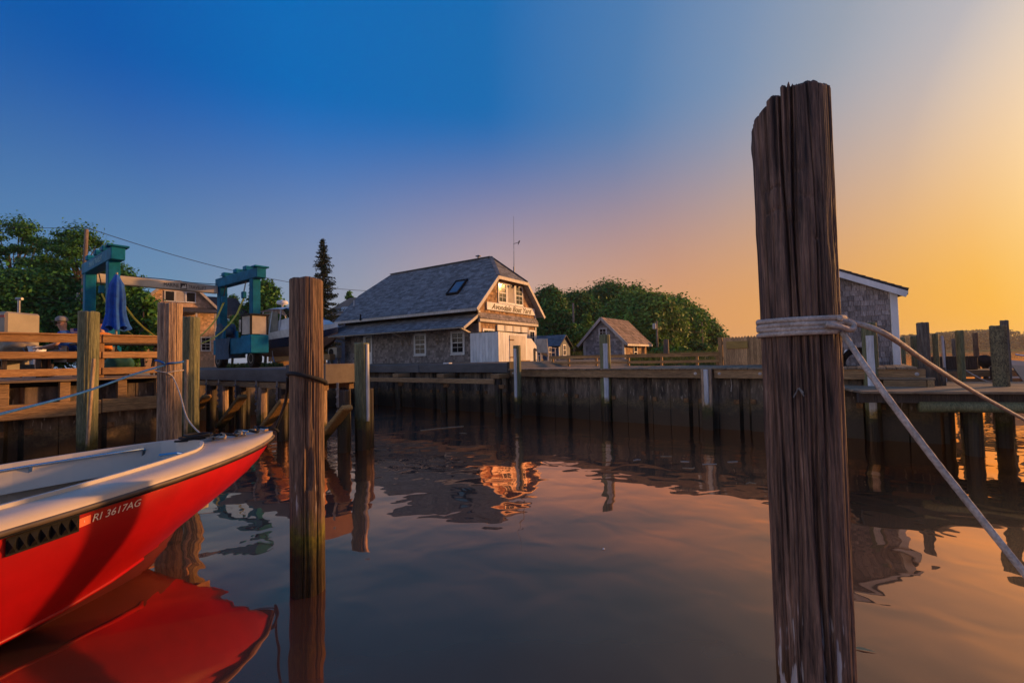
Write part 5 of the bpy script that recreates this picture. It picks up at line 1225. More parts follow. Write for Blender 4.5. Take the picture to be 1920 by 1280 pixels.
MB().prism([(2.6, 3.4), (6.3, 3.6), (5.2, 4.05), (4.0, 4.2), (2.6, 4.1)], (0, 0, 0), (1, 0, 0), (0, 0, 1), (0, 1, 0), -.85, .85).build('cabin', WHITE, cr, bevel=.06)
MB().prism([(3.9, 4.15), (4.9, 4.12), (3.6, 4.75), (3.2, 4.75)], (0, 0, 0), (1, 0, 0), (0, 0, 1), (0, 1, 0), -.8, .8).build('windshield', GLASS, cr)
tp_ = MB(); 
V, F_ = [], []
for i in range(9):
    x = .1+i*.44
    for j in range(7): y = -.95+j*.317; V.append((x, y, 4.85+.12*math.sin(math.pi*i/8)-.18*(y/.95)**2))
F_ = [(i*7+j, (i+1)*7+j, (i+1)*7+j+1, i*7+j+1) for i in range(8) for j in range(6)]
tp_.add(V, F_); top_ = tp_.build('hard_top', WHITE, cr, smooth=True)
for x0, x1 in ((.1, .9), (1.2, 1.2), (2.3, 1.9), (3.3, 3.0)):
    for s in (-.9, .9): MB().bar((x1, s, 3.4), (x0, s, 4.7), .05, .05).build('canopy_pole', WHITE, top_)
part('side_curtain', mat('clear_curtain', (.3, .25, .2), (.2, .17, .14), rough=.2), cr, (.9, 2.9, -.9, -.88, 3.5, 4.6), (.9, 2.9, .88, .9, 3.5, 4.6))
MB().lathe([(.05, 4.95), (.06, 5.15), (.3, 5.2), (.32, 5.3), (.25, 5.4), (.05, 5.42)], 16, (1.6, 0, 0)).build('radar_dome', WHITE, cr, smooth=True)
MB().prism([(.4, 3.15), (2.4, 3.15), (2.4, 3.23), (.4, 3.23)], (0, -1.22, 0), (1, 0, 0), (0, 0, 1), (0, -1, 0), -.02, .05).build('vent_trim', WHITE, cr)
part('support_timber', RAIL_X, cr, (.2, 6.8, -.15, .15, 1.85, 2.15)); part('keel_block', BEAM_X, cr, (1.2, 1.6, -.4, .4, 1.5, 1.85), (4.8, 5.2, -.4, .4, 1.5, 1.85))
for i, (x, y) in enumerate(((.9, -1.25), (3.2, -1.3), (5.6, -1.1), (2.0, 1.2), (5.4, 1.1))):
    p = Vector((cp.x, cp.y, 0))+Matrix.Rotation(YROT, 3, 'Z') @ Vector((x*CS, y*CS, LANDZ))
    j = thing('jack_stand', ['blue jack stand under the cruiser stern', 'blue jack stand under the middle of the cruiser', 'blue jack stand under the cruiser bow', 'blue jack stand on the far side of the cruiser stern', 'blue jack stand on the far side of the cruiser bow'][i], 'jack stand', p, YROT)
    for k in range(3): a = 2.1*k; MB().bar((.28*math.cos(a), .28*math.sin(a), 0), (0, 0, .62), .035, .035).build('leg', mat('stand_blue', (.12, .26, .42), (.08, .18, .3), rough=.5), j)
    MB().tube([(0, 0, .55), (0, -.05*(1 if y < 0 else -1), 1.0)], .02, 6).build('screw', GALV, j)
# ------------------------------------------------------------------ air conditioner unit
acp = Vector((HC.x, HC.y, 0))+Matrix.Rotation(HROT, 3, 'Z') @ Vector((-HL-.15, -.62, LANDZ))
ac = thing('air_conditioner', 'pale air conditioner unit on the end of the house wall', 'air conditioner', acp, HROT)
part('casing', TANBOX, ac, (-.45, .45, -.2, .16, .45, 1.1), bevel=.02)
MB().lathe([(.22, 0), (.24, .012), (.03, .016)], 20).build('fan_grille', BLACK, ac).matrix_local = Matrix.Translation((-.1, -.2, .78)) @ Matrix.Rotation(R(90), 4, 'X')
part('stand', GALV, ac, (-.4, -.34, -.1, .1, 0, .45), (.34, .4, -.1, .1, 0, .45))
# ------------------------------------------------------------------ umbrella, tables, people on the left deck
up = at(217, 690, 10.6)
um = thing('patio_umbrella', 'closed bright blue patio umbrella beside the boat lift', 'umbrella', (up.x, up.y, 1.51))
zt_, zb_ = zat(217, 515, 10.6)-1.51, zat(217, 616, 10.6)-1.51
nr, ns = 26, 72; V = []
for i in range(nr+1):
    f = i/nr
    for j in range(ns):
        th = 2*math.pi*j/ns
        rr = (.03+.20*f**.75+.03*math.sin(f*6))*(1+(.22*f+.05)*math.cos(8*th+1.2*math.sin(3*f))+.08*f*math.cos(3*th+f*3))
        if .12 < f < .2: rr *= 1.12
        V.append((rr*math.cos(th), rr*math.sin(th), zt_+(zb_-zt_)*f+(.05*math.cos(5*th+1) if f > .95 else 0)))
F_ = np.array([(i*ns+j, (i+1)*ns+j, (i+1)*ns+(j+1) % ns, i*ns+(j+1) % ns) for i in range(nr) for j in range(ns)])
link('canopy', nmesh('canopy', V, F_, BLUEC), um); MB().tube([(0, 0, 0), (0, 0, zt_+.05)], .022, 8).build('pole', TANBOX, um)
MB().lathe([(.25, 0), (.25, .06), (.05, .1)], 16).build('base', BLACK, um)
def picnic(px, Y, rot, lab):
    p = at(px, 690, Y); t = thing('picnic_table', lab, 'table', (p.x, p.y, 1.512), rot)
    for i in range(5): part('top_board', PILE_DARK, t, (-.9, .9, -.36+i*.145, -.225+i*.145, .70, .74))
    for y in (-.72, .58): part('bench_board', PILE_DARK, t, (-.9, .9, y, y+.14, .40, .44))
    for x in (-.65, .65):
        MB().bar((x, -.6, 0), (x, -.25, .7), .05, .09).build('leg', PILE_DARK, t); MB().bar((x, .6, 0), (x, .25, .7), .05, .09).build('leg', PILE_DARK, t); part('cross_bar', PILE_DARK, t, (x+.05, x+.09, -.72, .72, .32, .39))
picnic(235, 10.6, YROT+R(90), 'dark picnic table below the blue umbrella')
def bench(px, Y, rot, lab):
    p = at(px, 690, Y); t = thing('bench', lab, 'bench', (p.x, p.y, 1.512), rot)
    for i in range(3): part('seat_board', PILE_DARK, t, (-.62, .62, -.2+i*.14, -.07+i*.14, .40, .44))
    for x in (-.5, .5): part('leg', PILE_DARK, t, (x-.04, x+.04, -.18, .18, 0, .4))
bench(136, 10.2, R(25), 'dark wooden bench under the person in blue')
def skin_obj(name, verts, edges, mt, parent, root=0, sub=2):
    me = bpy.data.meshes.new(name); me.from_pydata([v[:3] for v in verts], edges, []); me.materials.append(mt)
    o = link(name, me, parent); sk_ = o.modifiers.new('skin', 'SKIN'); sk_.use_smooth_shade = True
    if not me.skin_vertices: pass
    for i, v in enumerate(verts):
        d = me.skin_vertices[0].data[i]; r = v[3]; d.radius = (r, r) if not isinstance(r, tuple) else r; d.use_root = (i == root)
    o.modifiers.new('sub', 'SUBSURF').levels = sub; o.modifiers['sub'].render_levels = sub
    return o
def person(px, Y, rot, lab, shirt, cap_m, seat=.44):
    p = at(px, 690, Y); t = thing('person', lab, 'person', (p.x, p.y, 1.512), rot)     # faces local +x
    V = [(0, 0, seat+.10, (.15, .16)), (.02, 0, seat+.28, .13), (.06, 0, seat+.48, (.15, .13)), (.08, 0, seat+.56, .07), (.10, 0, seat+.63, .055), (.12, 0, seat+.73, (.085, .10)), (.13, 0, seat+.82, (.075, .085))]
    E = [(0, 1), (1, 2), (2, 3), (3, 4), (4, 5), (5, 6)]
    for s in (-1, 1):
        b = len(V); V += [(.06, s*.18, seat+.50, .06), (.12, s*.24, seat+.28, .046), (.34, s*.16, seat+.22, .036), (.40, s*.14, seat+.21, .03), (.45, s*.13, seat+.20, (.036, .018))]
        E += [(2, b), (b, b+1), (b+1, b+2), (b+2, b+3), (b+3, b+4)]
        for k in range(5):
            f = len(V); oy = (k-2)*.017; L_ = (.05, .075, .082, .075, .06)[k]; V += [(.47+L_*.5, s*(.13)+oy, seat+.195, .009), (.47+L_, s*.13+oy, seat+.175, .007)]; E += [(b+4, f), (f, f+1)]
        b = len(V); V += [(.05, s*.10, seat+.07, .09), (.44, s*.12, seat+.07, .062), (.42+.05*s, s*.12, .26, .05), (.40+.05*s, s*.12, .08, .035), (.54+.05*s, s*.13, .04, (.04, .03))]
        E += [(0, b), (b, b+1), (b+1, b+2), (b+2, b+3), (b+3, b+4)]
    skin_obj('body', V, E, SKIN, t)
    S1 = [(0, 0, seat+.08, (.17, .19)), (.02, 0, seat+.28, .15), (.06, 0, seat+.50, (.165, .15)), (.08, 0, seat+.58, .075)]
    S1 += [(.06, .19, seat+.51, .075), (.10, .23, seat+.34, .07), (.06, -.19, seat+.51, .075), (.10, -.23, seat+.34, .07)]
    skin_obj('shirt', S1, [(0, 1), (1, 2), (2, 3), (2, 4), (4, 5), (2, 6), (6, 7)], shirt, t)
    S2 = [(0, 0, seat+.07, (.16, .18)), (.06, .10, seat+.07, .105), (.30, .12, seat+.075, .088), (.06, -.10, seat+.07, .105), (.30, -.12, seat+.075, .088)]
    skin_obj('shorts', S2, [(0, 1), (1, 2), (0, 3), (3, 4)], KHAKI, t)
    hz_ = seat+.80
    c_ = MB(); c_.lathe([(.108, 0), (.112, .03), (.10, .08), (.06, .115), (.01, .12)], 16, (.125, 0, hz_)); c_.add([(.2, -.08, hz_+.01), (.31, -.05, hz_-.01), (.31, .05, hz_-.01), (.2, .08, hz_+.01)], [(0, 1, 2, 3)]); c_.build('cap', cap_m, t, smooth=True)
    MB().box(.195, .225, -.08, .08, seat+.735, seat+.775).box(.1, .2, -.105, -.098, seat+.75, seat+.762).box(.1, .2, .098, .105, seat+.75, seat+.762).build('sunglasses', BLACK, t, bevel=.006)
    MB().add([(.2, -.015, seat+.735), (.2, .015, seat+.735), (.238, 0, seat+.705), (.205, 0, seat+.695)], [(0, 1, 2), (0, 2, 3), (1, 3, 2)]).build('nose', SKIN, t)
    for s in (-1, 1):
        MB().lathe([(.004, 0), (.018, .005), (.004, .012)], 8).build('ear', SKIN, t).matrix_local = Matrix.Translation((.11, s*.10, seat+.73)) @ Matrix.Rotation(R(90), 4, 'X')
        sh_ = MB(); sh_.box(.36+.05*s, .64+.05*s, s*.125-.045, s*.125+.045, 0, .05); sh_.box(.36+.05*s, .52+.05*s, s*.125-.04, s*.125+.04, .05, .1); sh_.build('shoe', WHITE_OLD, t, bevel=.02)
    return t
p1_ = person(128, 10.2, R(205), 'seated person in blue t-shirt, grey cap and sunglasses', SHIRT, mat('grey_cap', (.3, .28, .26), (.22, .2, .19), rough=.9))
me = text_mesh('LINK', .08, LETTERW, width=.16, height=.045)
for v in me.vertices: v.co = Vector((.235+v.co.z, v.co.x, .82+v.co.y))
person(196, 10.9, R(175), 'seated person in orange shirt and dark cap below the closed umbrella', ORANGE, BLACK)
# small flag on a stick
fp2 = at(146, 640, 10.9); fl = thing('small_flag', 'tiny striped flag on a stick near the seated people', 'flag', (fp2.x, fp2.y, 1.51), R(10))
MB().tube([(0, 0, 0), (0, 0, zat(146, 612, 10.9)-1.51)], .008, 6).build('stick', RAIL_Z, fl)
z0 = zat(146, 625, 10.9)-1.51
for i in range(7): part('stripe', mat('flag_red', (.5, .02, .03), (.42, .02, .02)) if i % 2 == 0 else WHITE, fl, (-.16, -.01, -.004, .004, z0+i*.018, z0+i*.018+.018))
part('canton', mat('flag_blue', (.02, .03, .18), (.015, .02, .14)), fl, (-.09, -.009, -.006, .006, z0+.056, z0+.127))
# tan cabinet with vent pipe, bucket, bags
tb = at(18, 690, 11.5)
tcab = thing('fuel_cabinet', 'tan metal cabinet with a vent pipe behind the railing', 'cabinet', (tb.x, tb.y, 1.51), YROT+R(35))
hh = zat(20, 586, 11.5)-1.51
part('body', TANBOX, tcab, (-.75, .24, -.3, .5, 0, hh), bevel=.04)
part('seam', mat('grey_seam', (.25, .24, .23), rough=.5), tcab, (-.05, -.01, -.306, -.3, .02, hh-.02)); part('label', mat('red_label', (.5, .12, .08), (.4, .08, .05)), tcab, (.03, .2, -.306, -.301, hh-.15, hh-.09)); part('label', WHITE_OLD, tcab, (.03, .2, -.306, -.301, hh-.085, hh-.06))
MB().tube([(.1, .1, hh), (.1, .1, hh+.36)], .03, 8).tube([(.02, .1, hh+.36), (.18, .1, hh+.36)], .035, 8).build('vent_pipe', GALV, tcab)
bk = at(70, 660, 11.0); b_ = thing('bucket', 'white plastic bucket behind the railing beside the seated person', 'bucket', (bk.x, bk.y, 1.512)); MB().lathe([(.13, .3), (.16, .72), (.17, .72), (.17, .70)], 20).build('tub', WHITE, b_); MB().lathe([(.17, .721), (.17, .74), (.02, .745)], 20).build('lid', WHITE_OLD, b_); part('stand', PILE_DARK, b_, (-.2, .2, -.2, .2, 0, .3)); MB().tube([(.17*math.cos(t*.39), -.17, .70-.12*math.sin(t*.39)) for t in range(9)], .006, 5).build('handle', GALV, b_)
def sack(px, py, Y, sx, sz, mt, lab, seed):
    p = at(px, py, Y); bm = bmesh.new(); bmesh.ops.create_icosphere(bm, subdivisions=3, radius=1); g = random.Random(seed)
    ph = [g.uniform(0, 6) for _ in range(6)]
    for v in bm.verts:
        c = v.co; k = 1+.16*math.sin(3*c.x+ph[0])*math.cos(4*c.z+ph[1])+.12*math.sin(7*c.y+ph[2]); v.co = Vector((c.x*sx*k, c.y*sx*.8*k, max(-.75, c.z*k)*sz))
    me = bpy.data.meshes.new('bag'); bm.to_mesh(me); bm.free(); me.polygons.foreach_set('use_smooth', [True]*len(me.polygons)); me.materials.append(mt)
    tag(link('bag', me, None, (p.x, p.y, max(p.z, 1.512+sz*.72))), lab, 'bag')
sack(30, 652, 11.0, .34, .17, KHAKI, 'khaki canvas bag heaped on the shelf behind the railing', 1); sack(50, 655, 11.1, .26, .14, mat('brown_cloth', (.14, .09, .06), (.08, .05, .035), rough=.9), 'dark brown bag beside the white bucket', 2)
sh_ = thing('shelf', 'low wooden shelf table carrying bags behind the railing', 'table', at(38, 690, 11.05), YROT); sh_.location.z = 1.512; part('top', PILE_DARK, sh_, (-.7, .5, -.35, .35, .4, .44))
for x, y in ((-.6, -.3), (.4, -.3), (-.6, .3), (.4, .3)): part('leg', PILE_DARK, sh_, (x-.04, x+.04, y-.04, y+.04, 0, .4))
sack(222, 682, 9.6, .26, .22, GREENC, 'dark green bag on the deck below the umbrella', 3)
# ------------------------------------------------------------------ trees
def leaf_quads(C, Nn, s, g):
    n = len(C); a = g.normal(size=(n, 3)); t1 = np.cross(Nn, a); t1 /= np.linalg.norm(t1, axis=1)[:, None]+1e-9; t2 = np.cross(Nn, t1)
    sz = (s*g.uniform(.55, 1.3, n))[:, None]; b = (Nn*sz*.18)
    V = np.stack([C-t1*sz, C-t2*sz*.55+b, C+t1*sz, C+t2*sz*.55+b], 1).reshape(-1, 3)
    return V, np.arange(4*n).reshape(-1, 4)
def crown_leaves(clumps, per, s, g, shell=.55, flat=1.0):
    Cs, Ns = [], []
    for (c, r) in clumps:
        k = max(10, int(per*(np.mean(r)**2)))
        d = g.normal(size=(k, 3)); d /= np.linalg.norm(d, axis=1)[:, None]
        rad = (shell+(1-shell)*g.uniform(0, 1, k)**.7)[:, None]*(1+.26*g.normal(size=(k, 1)))
        Cs.append(np.array(c)+d*rad*np.array(r)); nn = d+g.normal(size=(k, 3))*.55+np.array([0, 0, .35]); nn /= np.linalg.norm(nn, axis=1)[:, None]; Ns.append(nn)
    return leaf_quads(np.concatenate(Cs), np.concatenate(Ns), s, g)
def tree(name, label, px, Y, ytop, wpx, ybot, mt, seed, leaf=.16, per=420, nclump=26, airy=False, group=None, cat='tree', trunk=True, gz=None, crown_flat=.8):
    g = np.random.RandomState(seed); p = at(px, 660, Y); gz = gz if gz is not None else 1.6
    zt = zat(px, ytop, Y); rx = wpx*Y/FPX/2; zb = zat(px, ybot, Y); H = zt-zb; zc = (zt+zb)/2
    t = thing(name, label, cat, (p.x, p.y, gz), 0, group)
    clumps = []
    for i in range(nclump):
        d = g.normal(size=3); d /= np.linalg.norm(d); rr = g.uniform(.35, 1)**.5
        r = rx*g.uniform(.24, .42) if not airy else rx*g.uniform(.10, .24)
        c = np.array([d[0]*(rx-r)*rr, d[1]*(rx-r)*rr, zc-gz+d[2]*(H/2-r*.7)*rr])
        q = abs(c[2]-(zc-gz))/(H/2)
        if c[2] > zc-gz: c[0] *= 1-.45*q; c[1] *= 1-.45*q
        clumps.append((c, np.array([r, r, r*(crown_flat if not airy else .42)])))
    clumps.append((np.array([0, 0, zt-gz-rx*.25]), np.array([rx*.3, rx*.3, rx*.25])))
    V, F_ = crown_leaves(clumps, per/(leaf*leaf)*.05, leaf, g, shell=.35)
    link('crown', nmesh('crown', V, F_, mt, smooth=False), t)
    if trunk:
        m_ = MB(); top = zc-gz+H*.15; R0 = max(.09, H*.022)
        m_.tube([(0, 0, -.3), (.1*g.normal(), .1*g.normal(), top*.4), (.2*g.normal(), .2*g.normal(), top)], [R0, R0*.8, R0*.35], 8); tr_ = m_.build('trunk', BARK, t, smooth=True)
        lm = MB()
        for c, r in clumps[::2]:
            s0 = g.uniform(.35, .9)*top; lm.tube([(0, 0, s0), (c[0]*.5, c[1]*.5, s0+(c[2]-s0)*.6), tuple(c)], [R0*.4, R0*.25, R0*.1], 5)
        lm.build('limbs', BARK, tr_)
    return t
G1 = 'trees behind the boat lift'
tree('locust_tree', 'tall airy tree with loose feathery top behind the tan cabinet', 30, 34, 402, 185, 620, LEAF_B, 1, leaf=.10, per=130, nclump=90, airy=True)
tree('locust_tree', 'tall airy tree behind the leaning utility pole', 150, 33, 416, 200, 620, LEAF_B, 2, leaf=.10, per=130, nclump=94, airy=True)
tree('oak_tree', 'dense dark tree filling the gap behind the seated people', 70, 30, 500, 240, 700, LEAF_B, 3, leaf=.14, per=420, nclump=60)
tree('oak_tree', 'dense dark tree behind the closed blue umbrella', 215, 31, 500, 170, 700, LEAF_B, 4, leaf=.14, per=420, nclump=46)
tree('small_tree', 'low bushy tree in front of the tan shingled house', 268, 30, 548, 75, 700, LEAF_A, 5, leaf=.15, per=420, nclump=20)
tree('oak_tree', 'dense rounded dark tree cut off beyond the tan cabinet', -60, 32, 440, 200, 700, LEAF_B, 6, leaf=.18, per=400, nclump=30)
tree('maple_tree', 'round green tree seen between the legs of the boat lift', 497, 48, 524, 100, 650, LEAF_B, 7, leaf=.2, per=460, nclump=34)
tree('maple_tree', 'lower green tree between the tan house and the boat lift leg', 435, 49, 552, 70, 655, LEAF_B, 8, leaf=.2, per=420, nclump=20)
tree('lilac_bush', 'light green bush behind the lift winch', 442, 30, 590, 62, 655, LEAF_C, 9, leaf=.13, per=460, nclump=22, cat='bush', trunk=False)
tree('lilac_bush', 'dark green bush behind the cruiser canopy', 535, 40, 596, 70, 660, LEAF_B, 19, leaf=.16, per=420, nclump=20, cat='bush', trunk=False)
tree('small_tree', 'small tree top showing above the brown roof', 655, 60, 545, 30, 590, LEAF_A, 18, leaf=.25, per=420, nclump=10)
HT = [(1035, 62, 540, 92, 676, LEAF_B, 'dark tree right beside the boat yard house roof'), (1082, 66, 545, 100, 674, LEAF_B, 'dark tree behind the tall bare utility pole'),
      (1138, 72, 530, 124, 672, LEAF_B, 'tallest rounded tree rising behind the shingled hut'), (1190, 74, 538, 90, 670, LEAF_B, 'dark treetop between the two largest round trees'), (1203, 58, 549, 134, 674, LEAF_C, 'broad bright green domed tree behind the shingled hut roof'),
      (1262, 66, 559, 108, 672, LEAF_A, 'green tree on the shoulder of the wooded bank'), (1300, 70, 575, 84, 672, LEAF_B, 'rounded tree stepping down at the end of the wooded bank'), (1325, 76, 602, 60, 670, LEAF_B, 'small tree lowest on the tail of the wooded bank'),
      (1345, 84, 626, 50, 668, LEAF_B, 'tiny tree at the very tip of the wooded bank')]
for i, (px, Y, yt, w, yb, mt, lab) in enumerate(HT): tree('maple_tree', lab, px, Y, yt, w*1.32, yb, mt, 40+i, leaf=.24, per=520, nclump=76, crown_flat=.95, gz=1.5)
for i, (px, Y, yt, w, yb, mt, lab) in enumerate(((1103, 46, 588, 60, 655, LEAF_C, 'bright green shrub left of the shingled hut roof'), (1075, 48, 605, 40, 660, LEAF_C, 'bright green shrub behind the grey garden shed'), (1250, 44, 648, 60, 670, LEAF_A, 'low green shrub right of the hut'),
      (1283, 48, 650, 36, 668, LEAF_A, 'low green shrub below the lamp pole'), (1228, 52, 625, 40, 662, LEAF_B, 'dark shrub behind the back corner of the hut'), (1305, 60, 640, 60, 664, LEAF_B, 'dark hedge clump below the end of the wooded bank'))):
    tree('shrub', lab, px, Y, yt, w, yb, mt, 70+i, leaf=.2, per=460, nclump=18, cat='shrub', trunk=False, gz=1.4)
# spruce
def spruce(px, Y, ytop, wpx, seed):
    g = np.random.RandomState(seed); p = at(px, 660, Y); zt = zat(px, ytop, Y)-1.6; t = thing('spruce_tree', 'dark narrow spruce with ragged branches behind the brown piling', 'tree', (p.x, p.y, 1.6))
    rx = wpx*Y/FPX/2; C, Nn = [], []; m_ = MB()
    z = 1.2
    while z < zt-.1:
        f = 1-z/zt; L0 = rx*(f**.8)*1.05+.12
        for k in range(7):
            if g.uniform() < .12: continue
            a = g.uniform(0, 6.28); L_ = L0*g.uniform(.55, 1.25); n = int(26*L_/.5)+8
            u = g.uniform(.1, 1, n); dr = np.stack([np.cos(a)*u*L_, np.sin(a)*u*L_, z-.35*u*L_+.22*(u**3)*L_], 1)
            dr += g.normal(size=(n, 3))*np.array([.07, .07, .06]); C.append(dr); nn = g.normal(size=(n, 3))*.5+np.array([0, 0, 1]); Nn.append(nn/np.linalg.norm(nn, axis=1)[:, None])
            m_.tube([(0, 0, z), (math.cos(a)*L_, math.sin(a)*L_, z-.15*L_)], [.03, .008], 4, cap=False)
        z += .2
    V, F_ = leaf_quads(np.concatenate(C), np.concatenate(Nn), .085, g); link('crown', nmesh('crown', V, F_, LEAF_S, smooth=False), t)
    m_.tube([(0, 0, -.2), (0, 0, zt)], [.2, .02], 8); m_.build('trunk', BARK, t)
spruce(607, 38, 446, 82, 5)
# ------------------------------------------------------------------ far shore woods, hill
g = np.random.RandomState(3)
n = 60000; X = g.uniform(180, 620, n); Yb = 325+40*np.abs(np.sin(X*.004))+g.uniform(0, 60, n)
hh = 11+2.5*np.sin(X*.021)+2*np.sin(X*.05+1)+1.4*np.sin(X*.13)+.8*np.sin(X*.4); Zc = .8+hh*(1-(1-g.uniform(0, 1, n))**1.6*1.0)
C = np.stack([X, Yb+0*X, Zc], 1); nn = g.normal(size=(n, 3))+np.array([0, -.8, .6]); nn /= np.linalg.norm(nn, axis=1)[:, None]
V, F_ = leaf_quads(C, nn, 1.25, g); o = link('far_woods', nmesh('far_woods', V, F_, LEAF_F, smooth=False)); tag(o, 'hazy low wooded shore across the river', 'woods', kind='stuff')
# grass tufts by the hut and the yard edge
C, Nn = [], []
for (px0, px1, Ya, Yb_, k, h) in ((1180, 1345, 20, 30, 2600, .22), (1190, 1225, 17, 19, 500, .2), (1190, 1345, 30, 48, 2600, .4), (410, 530, 23, 28, 900, .2), (1075, 1105, 33, 40, 600, .5)):
    px = g.uniform(px0, px1, k); Yv = g.uniform(Ya, Yb_, k)
    for q in range(k):
        p = at(px[q], 670, Yv[q]); a, b = to_ab(p); C.append((p.x, p.y, land_z(a, b), h*g.uniform(.5, 1.3)))
C = np.array(C); n = len(C); th = g.uniform(0, 6.28, n); w = .05; t1 = np.stack([np.cos(th)*w, np.sin(th)*w, 0*th], 1); tip = C[:, :3]+np.stack([g.normal(size=n)*.08, g.normal(size=n)*.08, C[:, 3]], 1)
V = np.stack([C[:, :3]-t1, C[:, :3]+t1, tip+t1*.15, tip-t1*.15], 1).reshape(-1, 3)
o = link('grass', nmesh('grass', V, np.arange(4*n).reshape(-1, 4), GRASS, smooth=False)); tag(o, 'rough green grass along the shore behind the low railing', 'grass', kind='stuff')
# ------------------------------------------------------------------ utility poles and wires
def upole(px, Y, ytop, lab, r=.13, lean=0.0, lamp=False, arm=False):
    p = at(px, 660, Y); zt = zat(px, ytop, Y); t = thing('utility_pole', lab, 'utility pole', (p.x, p.y, 1.5))
    MB().tube([(lean, 0, -.4), (0, 0, zt-1.5)], [r, r*.7], 10).build('pole', POLEW, t, smooth=True)
    if arm: part('bracket', GALV, t, (-.5, .08, -.2, -.12, zt-1.5-arm, zt-1.5-arm+.12)); MB().lathe([(.09, 0), (.1, .06), (.09, .34), (.02, .36)], 10, (-.32, -.16, zt-1.5-arm+.12)).build('insulator', GALV, t)
    if lamp: MB().lathe([(.12, 0), (.2, .08), (.2, .6), (.05, .66)], 12, (-.3, -.1, zt-1.5-.9)).build('transformer', WHITE_OLD, t); part('bracket', GALV, t, (-.3, 0, -.05, .05, zt-1.5-.6, zt-1.5-.5))
    return Vector((p.x, p.y, zt))
u1 = upole(159, 29, 430, 'tall pale utility pole beside the boat lift', .15, -.35, arm=4.6)
u2 = upole(1077, 52, 568, 'tall bare utility pole behind the grey garden shed', .14)
u3 = upole(1233, 50, 602, 'utility pole with white transformer right of the hut', .13, lamp=True)
u4 = upole(1261, 58, 606, 'slim utility pole between the transformer pole and the fence', .11, arm=.3)
u5 = upole(1318, 62, 604, 'thin dark utility pole against the end of the wooded bank', .1)
sp1 = at(1250, 690, 30); stub = MB().tube([(0, 0, 1), (.02, 0, zat(1250, 636, 30))], [.2, .16], 10).build('old_post', POLEW, None); stub.location = (sp1.x, sp1.y, 0); tag(stub, 'grey broken post standing in grass right of the hut', 'post')
def wire(p0, p1, sag, lab, r=.016, n=20):
    pts = [Vector(p0)*(1-i/n)+Vector(p1)*(i/n)-Vector((0, 0, sag*4*(i/n)*(1-i/n))) for i in range(n+1)]
    tag(MB().tube(pts, r, 5).build('overhead_wire', WIRE, None), lab, 'wire')
wire(at(163, 427, 29), at(720, 546, 48), 1.0, 'long overhead wire from the lift pole over the spruce', .022)
wire(at(-60, 425, 29), at(160, 427, 29), .05, 'overhead wire leaving the pale utility pole past the feathery tree')
wire(at(-60, 553, 27), at(156, 559, 29), .1, 'low upper cable crossing in front of the dark trees', .025); wire(at(-60, 557, 27), at(156, 563, 29), .25, 'low lower cable crossing in front of the dark trees', .02)
for k, (y0, y1, yy, lab) in enumerate(((606, 604, 611, 'upper wire between the bare pole and the transformer pole'), (615, 613, 620, 'lower wire between the bare pole and the transformer pole'))):
    wire(at(1010, y0, 50), at(1078, y1, 52), .15, lab.replace('between the bare pole and the transformer pole', 'running from the house to the bare pole')); wire(at(1078, y1, 52), at(1233, yy-10, 50), .5, lab)
wire(at(1233, 603, 50), at(1261, 610, 58), .1, 'short upper wire between the transformer pole and slim pole'); wire(at(1233, 612, 50), at(1318, 622, 62), .3, 'wire running on from the transformer pole to the thin dark pole')
# ------------------------------------------------------------------ tan house behind the lift, brown roofed house
t0 = at(335, 640, 40)
th_ = thing('shingled_house', 'tan shingled house with a gable window behind the boat lift', 'house', (t0.x, t0.y, 0), R(42))
k_ = 40/FPX
def tz_(y): return zat(335, y, 40)
we = 2.75; ez, az = tz_(574), tz_(527); kz, kx = tz_(541), 1.15
part('wall', SH_TAN, th_, (-we, we, 0, 7, 1.3, ez))
conv = [(-we, ez-.02), (we, ez-.02), (kx, kz+.15), (0, az-.1), (-kx, kz+.15)]
MB().prism(conv, (0, 0, 0), (1, 0, 0), (0, 0, 1), (0, 1, 0), .01, 7).build('gable_wall', SH_TAN, th_)
shingle_part('wall_shingles', SH_TAN, th_, [(-we, 2.2), (we, 2.2), (we, ez), (kx, kz+.15), (0, az-.1), (-kx, kz+.15), (-we, ez)], (0, 0, 0), (1, 0, 0), Z3, (0, -1, 0), .2, .16, .02, 61)
rfl = [(-we-.35, -.4, ez-.25), (-kx, -.4, kz+.25), (-kx, 7.2, kz+.25), (-we-.35, 7.2, ez-.25)]
r1 = slab('roof', ROOF_DK, th_, [(we+.35, -.4, ez-.25), (we+.35, 7.2, ez-.25), (kx, 7.2, kz+.25), (kx, -.4, kz+.25)], .1)
slab('roof_side', ROOF_DK, r1, [(-we-.35, 7.2, ez-.25), (-we-.35, -.4, ez-.25), (-kx, -.4, kz+.25), (-kx, 7.2, kz+.25)], .1)
slab('roof_side', ROOF_DK, r1, [(kx, -.4, kz+.25), (kx, 7.2, kz+.25), (0, 7.2, az), (0, -.4, az)], .1); slab('roof_side', ROOF_DK, r1, [(-kx, 7.2, kz+.25), (-kx, -.4, kz+.25), (0, -.4, az), (0, 7.2, az)], .1)
for s in (-1, 1):
    MB().bar((s*(we+.3), -.42, ez-.3), (s*kx, -.42, kz+.16), .2, .06, (0, 1, 0)).build('rake_board', WHITE_OLD, th_); MB().bar((s*kx, -.42, kz+.16), (0, -.42, az-.09), .2, .06, (0, 1, 0)).build('rake_board', WHITE_OLD, th_)
xw = (312-335)*k_*1.05; ww = 45*k_*1.08/3
for i in range(3): window(th_, (xw+i*ww+.1, -.03, tz_(566)), (1, 0, 0), (0, -1, 0), ww-.01, .95, frame=.07, cols=1, rows=1, sash=False, pane=GLASS if i != 1 else SCREEN)
